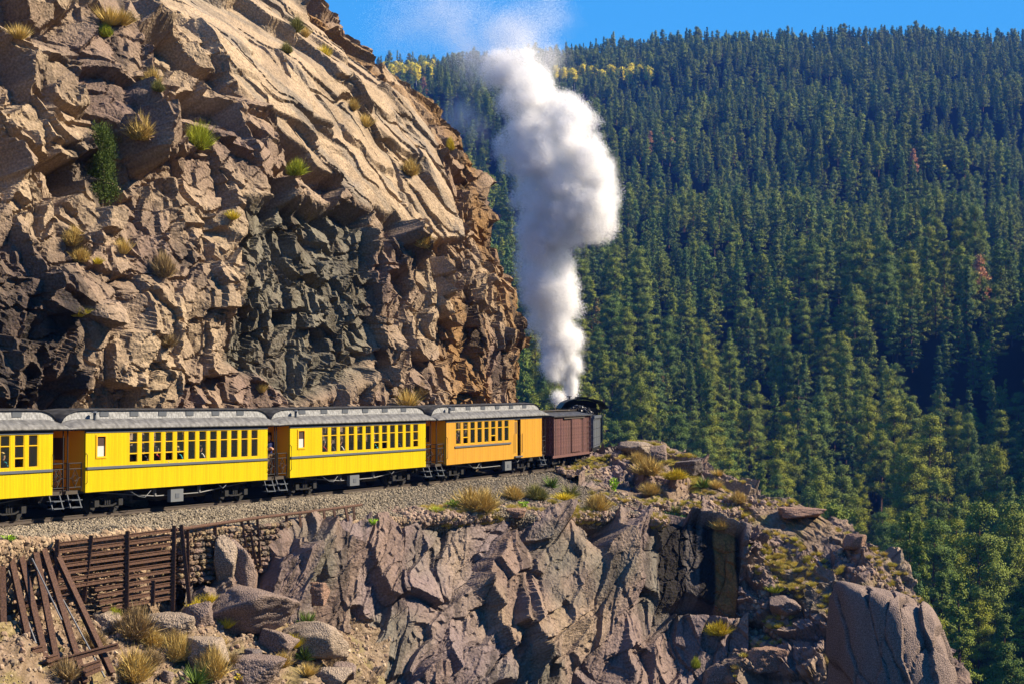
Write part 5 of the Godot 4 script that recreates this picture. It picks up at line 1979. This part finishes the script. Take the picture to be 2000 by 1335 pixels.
func plants() -> void:
	var kinds := {"brush": [], "grass": [], "yucca": [], "weed": []}
	for k in 4:
		kinds.brush.append(bush_mesh(900 + k, 2600, "brush"))
		kinds.grass.append(bush_mesh(920 + k, 420, "grass"))
		kinds.yucca.append(bush_mesh(940 + k, 150, "yucca"))
		kinds.weed.append(bush_mesh(960 + k, 120, "weed"))
	var hues := {"straw": Color(0.42, 0.31, 0.10), "gold": Color(0.46, 0.37, 0.03), "lime": Color(0.30, 0.33, 0.03), "dry": Color(0.26, 0.19, 0.09), "olive": Color(0.17, 0.17, 0.05), "green": Color(0.10, 0.15, 0.03), "fresh": Color(0.22, 0.36, 0.02)}
	var mats := {}
	for h in hues:
		var m: StandardMaterial3D = M.leaf.duplicate()
		m.albedo_color = (hues[h] * 1.35).linear_to_srgb()
		mats[h] = m
	# px, py of the foot, width in the photograph, height to width, kind, hue, label
	var list := [
		[208, 44, 62, 0.7, "grass", "straw", "straw coloured grass tuft on a ledge near the top of the cliff"],
		[238, 46, 50, 0.7, "grass", "straw", "smaller straw tuft beside the grass near the top of the cliff"],
		[200, 66, 30, 1.0, "brush", "lime", "lime green shrub just below the straw tufts high on the cliff"],
		[33, 74, 40, 0.9, "grass", "straw", "straw tuft behind a rounded rock at the cliff's upper left edge"],
		[236, 162, 64, 0.8, "brush", "dry", "dry grey shrub in a notch above a pale slab"],
		[290, 168, 40, 1.0, "brush", "straw", "straw shrub against the foot of the great tan slab"],
		[310, 182, 26, 1.0, "brush", "olive", "small olive shrub below the straw shrub by the great slab"],
		[280, 282, 56, 0.9, "brush", "straw", "round straw shrub on the ledge right of the juniper"],
		[232, 282, 36, 1.0, "brush", "dry", "dry shrub touching the juniper's upper side"],
		[390, 292, 64, 0.9, "brush", "lime", "bright yellow green shrub on the ledge under the great slab"],
		[580, 338, 40, 0.9, "brush", "lime", "yellow green spiky shrub alone on a sunny ledge"],
		[143, 486, 40, 1.0, "brush", "straw", "straw shrub above a column of rock at the left"],
		[157, 506, 46, 0.8, "brush", "straw", "wide straw shrub at the top of the dark stained wall"],
		[245, 490, 32, 1.2, "grass", "straw", "upright straw tuft beside a pale pillar of rock"],
		[186, 514, 22, 0.8, "grass", "gold", "little golden tuft at the foot of a pale pillar"],
		[322, 542, 46, 1.1, "brush", "dry", "tall dry shrub hanging in a corner of the rock"],
		[150, 616, 40, 0.6, "grass", "gold", "golden tuft on a ledge over the black stained wall"],
		[325, 676, 40, 0.7, "brush", "dry", "dry shrub on a ledge low above the train"],
		[828, 486, 40, 1.2, "brush", "straw", "straw shrub in a cleft near the ochre edge of the cliff"],
		[800, 340, 40, 0.8, "brush", "straw", "straw shrub on the bright rock near the cliff's outer edge"],
		[742, 270, 26, 1.0, "yucca", "green", "single green yucca clinging to the tan slab"],
		[692, 212, 28, 0.9, "brush", "straw", "straw shrub in the groove along the slab's upper edge"],
		[716, 246, 34, 0.9, "grass", "straw", "straw tuft below the shrub in the slab's groove"],
		[577, 60, 28, 1.2, "brush", "olive", "olive shrub in the shaded chimney near the skyline"],
		[562, 98, 26, 0.9, "brush", "olive", "olive shrub lower in the shaded chimney"],
		[594, 70, 22, 1.3, "grass", "straw", "thin straw tuft next to the olive shrubs"],
		[638, 118, 26, 1.4, "grass", "gold", "golden streak of grass under the brown skyline rock"],
		[795, 796, 46, 1.0, "grass", "straw", "tall straw tuft just above the roof of the middle coach"],
		[820, 772, 34, 0.9, "brush", "dry", "dry shrub above the gap between middle and amber coach"],
		[510, 760, 22, 1.2, "grass", "straw", "narrow straw tuft above the gangway of the nearest coach"],
		[884, 292, 18, 1.6, "brush", "gold", "yellow sprig on the skyline edge of the cliff"],
		[455, 425, 24, 1.0, "grass", "gold", "golden tuft on top of the grey green wall"],
		[932, 998, 96, 0.55, "brush", "straw", "largest straw bush on the gravel under the amber coach"],
		[1000, 975, 50, 0.6, "brush", "straw", "straw bush close behind the largest one"],
		[848, 996, 28, 0.6, "grass", "lime", "round lime cushion on the gravel left of the largest bush"],
		[884, 990, 28, 0.7, "weed", "fresh", "bright green weed between lime cushion and largest bush"],
		[1048, 968, 50, 0.7, "brush", "olive", "olive straw bush under the boxcar"],
		[1022, 985, 22, 0.8, "weed", "fresh", "bright green weed at the foot of the olive straw bush"],
		[1078, 950, 44, 0.8, "yucca", "green", "green yucca clump on the gravel below the boxcar"],
		[1112, 962, 50, 0.7, "yucca", "olive", "olive yucca clump beside the green one"],
		[1165, 992, 54, 0.8, "brush", "straw", "straw bush in front of the dark upright rock"],
		[1100, 975, 40, 0.5, "grass", "gold", "low golden grass between yucca and upright rock"],
		[1192, 952, 20, 1.6, "weed", "fresh", "tall bright green weed on the grey gravel"],
		[1265, 926, 58, 0.6, "brush", "straw", "broad straw bush on the promontory past the locomotive"],
		[1268, 962, 42, 0.65, "brush", "straw", "straw bush downhill of the broad one"],
		[1240, 898, 36, 0.65, "brush", "straw", "straw bush under the tan outcrop"],
		[1318, 928, 46, 0.5, "brush", "gold", "golden bush on the crest of the promontory"],
		[1368, 948, 40, 0.8, "yucca", "green", "green yucca on the crest of the promontory"],
		[1395, 950, 26, 0.9, "grass", "straw", "straw tuft at the outer end of the crest"],
		[1320, 994, 32, 0.7, "yucca", "olive", "dark yucca among broken stones of the promontory"],
		[1446, 978, 36, 0.7, "brush", "straw", "straw bush on the skyline half way down the nose"],
		[1400, 1034, 34, 0.7, "brush", "straw", "straw bush above the black stained wall"],
		[1420, 905, 22, 0.8, "grass", "straw", "straw tuft on the dark skyline outcrop"],
		[1395, 1236, 50, 0.6, "brush", "gold", "golden shrub at the foot of the black stained wall"],
		[1360, 1298, 20, 1.2, "brush", "lime", "lime shrub in the crack below the black wall"],
		[1520, 1160, 30, 0.7, "grass", "lime", "lime tuft on the upper terrace of the nose"],
		[1720, 1200, 34, 0.6, "grass", "straw", "straw tuft above the granite dome"],
		[1626, 1300, 40, 0.9, "grass", "straw", "straw streak of grass on the lower terraces"],
		[262, 1240, 80, 0.9, "brush", "dry", "tall dry grey bush at the foot of the retaining fence"],
		[220, 1200, 34, 0.7, "brush", "lime", "small lime bush beside the tall dry grey bush"],
		[376, 1184, 34, 1.0, "grass", "gold", "bright golden tuft at the end post of the retaining fence"],
		[414, 1172, 26, 1.0, "grass", "gold", "golden tuft above the whaleback boulder"],
		[442, 1216, 36, 0.8, "grass", "gold", "golden tuft on the lower flank of the whaleback boulder"],
		[480, 1222, 18, 0.7, "grass", "lime", "tiny lime tuft under the whaleback boulder"],
		[606, 1216, 52, 0.8, "yucca", "green", "upper green yucca beneath the reddish boulder"],
		[597, 1280, 54, 0.8, "yucca", "green", "lower green yucca on the pale granite hump"],
		[572, 1256, 36, 0.9, "grass", "gold", "golden tuft against the lower yucca"],
		[380, 1332, 70, 0.8, "yucca", "green", "big green yucca at the lower edge of the gully"],
		[345, 1292, 66, 0.9, "brush", "straw", "straw brush uphill of the big yucca"],
		[262, 1330, 84, 0.8, "brush", "straw", "wide straw brush beside the lower cross beam"],
		[408, 1325, 66, 1.1, "brush", "straw", "straw brush hugging the big yucca"],
		[290, 1300, 50, 0.8, "brush", "dry", "dry brush between the two straw clumps"],
		[190, 1262, 60, 0.7, "brush", "dry", "dry brush between the leaning posts and the pale slab"],
		[300, 1262, 50, 0.8, "brush", "straw", "straw brush just below the pale slab"],
		[340, 1250, 44, 0.7, "brush", "dry", "grey brush under the tip of the pale slab"],
		[430, 1262, 36, 0.7, "grass", "straw", "straw tuft beside the half sunk boulder"],
		[455, 1290, 40, 0.6, "brush", "dry", "low dry brush above the broad dark boulder"],
		[545, 1300, 46, 0.7, "brush", "straw", "straw brush by the dark timber"],
		[600, 1318, 40, 0.8, "grass", "straw", "straw tuft under the dark timber"],
		[130, 1325, 60, 0.7, "brush", "dry", "dry brush among the feet of the leaning posts"],
		[16, 1052, 32, 0.5, "weed", "fresh", "bright green weed on the ballast at the left edge"],
		[728, 1018, 22, 0.7, "weed", "fresh", "green weed past the end of the pipe rail"],
		[664, 1296, 28, 0.6, "weed", "fresh", "green weed by the egg shaped boulder"],
		[470, 1330, 26, 0.9, "weed", "gold", "yellow flowering weed on the broad dark boulder"]]
	var q := 0
	for b in list:
		var p := spot(b[0], b[1])
		var u := to_px(p).z / LENS
		var o := put(kinds[b[4]][q % 4], "yucca_plant" if b[4] == "yucca" else ("grass_tuft" if b[4] == "grass" else ("green_weed" if b[4] == "weed" else "shrub")), mats[b[5]])
		var w: float = b[2] * u
		var tall: float = {"brush": 0.62, "grass": 1.0, "yucca": 0.55, "weed": 0.8}[b[4]]
		o.transform = Transform3D(Basis(Vector3.UP, q * 2.1).scaled(Vector3(w * 1.1, w * b[3] / tall, w * 1.1)), p + Vector3(0, -0.04, 0.05))
		tag(o, b[6], {"brush": "shrub", "grass": "grass", "yucca": "yucca", "weed": "weed"}[b[4]])
		q += 1
	# juniper on the cliff
	var jp := spot(205, 398)
	var j := thing("juniper_tree", "dark green juniper growing upright on the cliff ledge", "tree", jp + Vector3(0, -0.1, 0.25))
	var r := RandomNumberGenerator.new()
	r.seed = 4
	var cr := Geo.new()
	var tr := Geo.new()
	tr.tint = Color(0.12, 0.08, 0.055)
	tr.tube([Vector3.ZERO, Vector3(0.1, 1.2, 0.1), Vector3(-0.05, 2.6, 0.1)], [0.12, 0.08, 0.02], 6)
	for k in 90:
		var t := r.randf()
		var an := r.randf() * TAU
		var rad: float = (0.78 - 0.5 * t) * r.randf_range(0.3, 1.0) * smoothstep(0.0, 0.12, t + 0.05)
		var c := Vector3(cos(an) * rad, 0.25 + 2.9 * t, sin(an) * rad)
		var sh := r.randf_range(0.6, 1.3)
		for m in 130:
			var rel := Vector3(r.randfn(), r.randfn() * 1.4, r.randfn()) * 0.13
			var up := (rel.normalized() + Vector3(0, 0.8, 0)).normalized()
			var sd := up.cross(Vector3(r.randfn(), r.randfn(), r.randfn())).normalized() * 0.016
			cr.tint = Color(0.075, 0.11, 0.022) * sh * r.randf_range(0.7, 1.3)
			var i := cr.vert(c + rel - sd)
			cr.vert(c + rel + sd)
			cr.vert(c + rel + up * 0.10)
			cr.tri(i, i + 1, i + 2)
	put(cr.mesh(), "crown", M.leaf, j)
	put(tr.mesh(), "trunk", M.plain, j)
	j.scale = Vector3(0.95, 1.0, 0.95)
	# countless dry tufts on the nose and the brink
	var spots := []
	for k in 5200:
		var which := "promontory_rock" if k % 3 else "trackbed_ground"
		var fu := rng.randf() if k % 3 else rng.randf_range(0.45, 1.0)
		var fv := rng.randf_range(0.33, 0.95) if k % 3 else rng.randf_range(0.62, 0.95)
		var p := ground_at(which, fu, fv)
		if soft.get_noise_2d(p.x * 1.6 + 13.0, p.z * 1.6) < 0.08: continue
		var sz := rng.randf_range(0.15, 0.42)
		spots.append([Transform3D(Basis(Vector3.UP, rng.randf() * 6.0).scaled(Vector3(sz, sz * 0.8, sz)), p - Vector3(0, 0.03, 0)), Color(0.56, 0.43, 0.13).lerp(Color(0.44, 0.40, 0.07), rng.randf()) * rng.randf_range(0.7, 1.2)])
	scatter("dry_grass", "short dry yellow grass growing among the stones", "grass", kinds.grass, M.leaf, spots)

# ------------------------------------------------------------------ trees that stand out from the forest
func special_trees() -> void:
	var dead := pine_mesh(301, 5200, 0.02, 0)
	var aspen := pine_mesh(302, 2600, 0.034, 3)
	var bare := Geo.new()
	bare.tint = Color(0.16, 0.085, 0.055)
	bare.tube([Vector3(0, 0, 0), Vector3(0.004, 0.5, 0), Vector3(0, 1, 0)], [0.014, 0.010, 0.003], 6)
	for k in 16:
		var an := k * 2.4
		var h := 0.35 + 0.04 * k
		bare.tube([Vector3(0, h, 0), Vector3(cos(an) * 0.09, h - 0.01, sin(an) * 0.09)], [0.002, 0.0006], 3, false)
	var browning := pine_mesh(305, 7000, 0.018, 1)
	for k in dead[0].c.size():
		var w: float = dead[0].c[k].g / 0.185
		dead[0].c[k] = Color(0.42, 0.20, 0.08) * w
	for k in browning[0].c.size():
		if (k / 3) % 7 < 4: browning[0].c[k] = Color(0.30, 0.16, 0.04) * (browning[0].c[k].g / 0.14)
	var list := [
		[1915, 518, 21, "red", "dead pine with rusty orange needles near the right edge of the forest"],
		[1298, 268, 19, "red", "rust red pine in the middle of the slope, right of the steam"],
		[1272, 264, 18, "red", "rust red pine close beside its twin, right of the steam"],
		[1312, 270, 17, "red", "smaller rust red pine beside the twin rust red pines"],
		[1788, 300, 17, "red", "dead reddish pine high on the right part of the slope"],
		[826, 158, 16, "red", "dead reddish pine below the crest near the cliff edge"],
		[1072, 688, 22, "red", "rust red pine seen through the steam above the tender"],
		[1165, 600, 22, "rust", "tall conifer with browning boughs just right of the steam"],
		[1292, 735, 19, "rust", "browning pine low on the slope right of the locomotive"],
		[1560, 760, 25, "bare", "bare red trunk standing in front of the dark lower forest"],
		[1068, 700, 20, "bare", "bare leaning trunk behind the tender"],
		[1995, 158, 13, "aspen", "single yellow aspen at the right edge below the crest"],
		[1846, 325, 10, "aspen", "small yellow aspen amid the conifers of the right slope"],
		[1690, 92, 12, "aspen", "pale yellow aspen under the right part of the crest"],
		[1147, 202, 14, "aspen", "yellow aspen right of the upper steam, lower than the aspen belt"],
		[1160, 212, 12, "aspen", "yellow aspen beside the lone one under the aspen belt"],
		[921, 163, 11, "aspen", "small golden aspen left of the upper steam"],
		[946, 158, 11, "aspen", "small golden aspen touching the upper steam"]]
	for k in 16: list.append([1085 + k * 12.5 + (k % 3) * 4.0, 132 + (k % 4) * 3 - k * 0.4, 19 + k % 3, "aspen", "yellow aspen in the belt of aspens under the crest, %s counted from the steam" % NTH[k]])
	for k in 13: list.append([748 + k * 8.0, 122 + (k % 3) * 4 - k * 0.3, 18 + k % 3, "aspen", "pale yellow aspen in the grove by the cliff skyline, %s counted from the cliff" % NTH[k]])
	var protos := {}
	for t in list:
		var d := 260.0
		var p := Vector3.ZERO
		while d < 2120.0:
			var x: float = (t[0] - 1000.0) / LENS * d
			p = Vector3(x, land(x, d), -d)
			if to_px(p + Vector3(0, t[2], 0)).y <= t[1]: break
			d += 4.0
		var o: Node3D
		var called: String = {"red": "dead_pine", "rust": "browning_conifer", "bare": "bare_trunk", "aspen": "aspen_tree"}[t[3]]
		if protos.has(t[3]):
			o = copy_of(protos[t[3]])
		else:
			o = thing(called, t[4], "tree")
			protos[t[3]] = o
			if t[3] == "bare":
				put(bare.mesh(), "trunk", M.plain, o)
			else:
				var src: Array = aspen if t[3] == "aspen" else (dead if t[3] == "red" else browning)
				put(src[0].mesh(), "crown", M.leaf, o)
				put(src[1].mesh(), "trunk", M.plain, o)
		var group := ""
		if t[4].contains("belt of"): group = "aspens in the belt under the crest"
		elif t[4].contains("grove"): group = "aspens in the grove by the cliff"
		o.remove_meta("group") if o.has_meta("group") else null
		tag(o, t[4], "tree", group)
		o.transform = Transform3D(Basis(Vector3.UP, d).scaled(Vector3(t[2], t[2], t[2]) * (1.0 if t[3] == "aspen" else 1.12)), p)

# ------------------------------------------------------------------ steam
func steam() -> void:
	var o := thing("steam_plume", "tall white column of steam rising from the locomotive", "steam", Vector3.ZERO)
	var r := RandomNumberGenerator.new()
	r.seed = 99
	var flake := []
	for k in 5:
		var g := Geo.new()
		for m in (56 if k < 4 else 260):
			var c := Vector3(r.randfn(), r.randfn(), r.randfn()) * (0.17 if k < 4 else 0.5)
			var n := Vector3(r.randfn(), r.randfn(), r.randfn()).normalized()
			var a := n.cross(Vector3(r.randfn(), r.randfn(), r.randfn())).normalized()
			var b := n.cross(a)
			var s := r.randf_range(0.018, 0.034) * (0.63 if k < 4 else 0.26)
			var i := g.vert(c - a * s - b * s * 0.6)
			g.vert(c + a * s - b * s * 0.6)
			g.vert(c + b * s * 1.1)
			g.tri(i, i + 1, i + 2)
		flake.append(g.mesh())
	var cloud := FastNoiseLite.new()
	cloud.seed = 5
	cloud.frequency = 0.42
	cloud.fractal_octaves = 4
	# px, py, radius in the photograph, distance, fullness
	var puffs := [[1116, 768, 8, 128, 1.3], [1115, 756, 11, 128, 1.3], [1113, 742, 17, 128, 1.2], [1108, 722, 25, 128, 1.2], [1098, 700, 33, 128, 1.0], [1086, 712, 28, 127, 0.6], [1100, 672, 38, 128, 0.95], [1082, 640, 50, 128, 0.95], [1080, 606, 52, 128, 1.0], [1074, 570, 54, 128, 1.05], [1064, 530, 54, 128, 1.05], [1066, 490, 54, 128, 1.05], [1062, 450, 52, 128, 1.05], [1100, 430, 66, 128, 1.1], [1146, 430, 56, 128, 1.1], [1164, 385, 52, 128, 1.1], [1066, 385, 66, 128, 1.1], [1116, 350, 76, 128, 1.1], [1156, 320, 48, 128, 1.05], [1060, 320, 60, 128, 1.05], [1110, 280, 70, 129, 1.05], [1020, 292, 52, 129, 1.0], [1060, 240, 68, 129, 1.0], [1030, 200, 58, 129, 1.0], [1100, 235, 50, 129, 0.95], [1020, 160, 56, 130, 0.95], [985, 140, 44, 130, 0.85], [1040, 140, 40, 130, 0.7], [1030, 100, 52, 131, 0.35], [1070, 112, 34, 131, 0.3], [1000, 90, 50, 131, 0.28], [960, 108, 52, 131, 0.3], [918, 128, 42, 131, 0.25], [1000, 62, 60, 132, 0.24], [905, 222, 26, 130, 0.28], [930, 250, 26, 130, 0.2], [880, 240, 20, 130, 0.2], [1090, 777, 11, 127, 0.6], [800, 40, 95, 133, 0.13], [865, 30, 90, 133, 0.15], [900, 66, 60, 133, 0.15], [950, 50, 80, 133, 0.14], [1060, 26, 60, 133, 0.15], [1015, 62, 60, 133, 0.15], [880, 20, 60, 133, 0.15], [1085, 20, 40, 133, 0.15]]
	var sets := [[], [], [], [], []]
	var n := 0
	for f in puffs:
		var c := at_px(f[0], f[1], f[3])
		var rad: float = f[2] * f[3] / LENS
		var depth := rad * 0.9
		var thin := 0.9 if f[4] < 0.16 else 1.0
		var count := int(thin * rad * rad * 5400.0 * minf(f[4], 1.1) * clampf(1.4 / rad, 0.6, 2.2) * 0.235)
		for k in count:
			var p := Vector3(r.randfn(), r.randfn(), r.randfn()).normalized() * pow(r.randf(), 0.42)
			var w := c + Vector3(p.x * rad * 1.12, p.y * rad * 1.12, p.z * depth)
			var dens: float = 1.0 - p.length() + cloud.get_noise_3d(w.x, w.y, w.z) * 1.25
			if dens > 0.7 and r.randf() < 0.75: continue
			if dens < lerpf(0.30, -0.05, clampf(f[4], 0.0, 1.0)) + r.randf() * 0.4: continue
			var b := Basis.from_euler(Vector3(r.randf() * TAU, r.randf() * TAU, r.randf() * TAU)) * r.randf_range(0.7, 1.2)
			if f[4] < 0.4: sets[4].append(Transform3D(b, w))
			else: sets[n % 4].append(Transform3D(b, w))
			n += 1
	for k in 5:
		var mm := MultiMesh.new()
		mm.transform_format = MultiMesh.TRANSFORM_3D
		mm.mesh = flake[k]
		mm.instance_count = sets[k].size()
		for q in sets[k].size(): mm.set_instance_transform(q, sets[k][q])
		var i := MultiMeshInstance3D.new()
		i.name = "vapour"
		i.multimesh = mm
		i.material_override = M.vapour
		tag(i, "", "", "", "stuff")
		o.add_child(i, true)
	print("steam ", n)

const NTH := ["first", "second", "third", "fourth", "fifth", "sixth", "seventh", "eighth", "ninth", "tenth", "eleventh", "twelfth", "thirteenth", "fourteenth", "fifteenth", "sixteenth"]

func dome_mesh() -> ArrayMesh:
	# a weathered granite dome cut by a few joints
	var crack := Facets.new(Vector2(0.30, 0.55), 0.35, 0.03, 0.0, 91)
	var r := RandomNumberGenerator.new()
	r.seed = 15
	var planes := []
	for n in [Vector3(0.15, 1, 0.1), Vector3(1, 0.35, 0.2), Vector3(0.75, 0.8, 0.1), Vector3(-1, 0.1, 0.3), Vector3(-0.1, 0.12, 1), Vector3(0.6, 0.25, 0.8), Vector3(-0.6, 0.4, 0.7), Vector3(0, 0, -1), Vector3(0, -1, 0), Vector3(0.3, 0.75, 0.7)]:
		planes.append([n.normalized(), r.randf_range(0.42, 0.5)])
	var g := Geo.new()
	var nu := 190
	var nv := 120
	for j in nv:
		var v := lerpf(-1.2, 1.56, float(j) / (nv - 1))
		for i in nu:
			var a := TAU * i / nu
			var d := Vector3(cos(a) * cos(v), sin(v), sin(a) * cos(v))
			var sum := 0.0
			for p in planes: sum += pow(maxf(p[0].dot(d), 0.0) / p[1], 13.0)
			var rad := pow(sum, -1.0 / 13.0)
			rad *= 1.0 + 0.03 * soft.get_noise_3d(d.x * 8.0, d.y * 8.0, d.z * 8.0) + 0.02 * fine.get_noise_3d(d.x * 3.0, d.y * 3.0, d.z * 3.0)
			rad += crack.at(d.x + d.z * 0.3 + warp.get_noise_2d(d.x * 20.0, d.y * 20.0) * 0.1, d.y)
			rad -= 0.02 * smoothstep(0.06, 0.02, crack.edge)
			g.tint = Color(1, 1, 1) * (1.0 - 0.5 * smoothstep(0.06, 0.02, crack.edge) + 0.3 * fine.get_noise_3d(d.x * 2.0, d.y * 2.0, d.z * 2.0))
			g.vert(d * rad)
	for j in nv - 1:
		for i in nu:
			var b := (i + 1) % nu
			g.quad(j * nu + i, (j + 1) * nu + i, (j + 1) * nu + b, j * nu + b)
	return g.mesh(true)

func _ready() -> void:
	rng.seed = 12
	var cam := Camera3D.new()
	cam.name = "camera"
	cam.fov = rad_to_deg(2.0 * atan(667.5 / LENS))
	cam.position = Vector3(0, EYE, 0)
	cam.rotation = Vector3(TILT, 0, 0)
	cam.near = 0.5
	cam.far = 6000.0
	add_child(cam)
	cam.current = true
	var sky := ProceduralSkyMaterial.new()
	sky.sky_top_color = Color(0.004, 0.07, 0.27).linear_to_srgb()
	sky.sky_horizon_color = Color(0.036, 0.20, 0.41).linear_to_srgb()
	sky.sky_curve = 0.35
	sky.ground_horizon_color = Color(0.08,0.09,0.09).linear_to_srgb()
	sky.ground_bottom_color = Color(0.05, 0.05, 0.04).linear_to_srgb()
	sky.sun_angle_max = 2.0
	var env := Environment.new()
	env.background_mode = Environment.BG_SKY
	env.sky = Sky.new()
	env.sky.sky_material = sky
	env.tonemap_mode = Environment.TONE_MAPPER_LINEAR
	env.tonemap_exposure = 2.62
	env.sdfgi_enabled = true
	env.ssao_enabled = true
	env.ssil_enabled = true
	env.fog_enabled = true
	env.fog_density = 0.00007
	env.fog_light_color = Color(0.3, 0.55, 1.0)
	var we := WorldEnvironment.new()
	we.name = "environment"
	we.environment = env
	add_child(we)
	var sun := DirectionalLight3D.new()
	sun.name = "sun"
	sun.light_energy = 1.6
	sun.light_color = Color(1.0, 0.93, 0.82)
	sun.light_angular_distance = 0.5
	sun.shadow_enabled = true
	var to_sun := Vector3(0.77, 0.62, -0.10).normalized()
	sun.basis = Basis.looking_at(-to_sun)
	add_child(sun)
	make_materials()
	ready_noise()
	lay_line()
	hillside()
	upper_cliff()
	bench()
	lower_ground()
	index_surfaces()
	train()
	railway()
	forest()
	special_trees()
	cribwork()
	boulders()
	plants()
	loose_stones()
	steam()
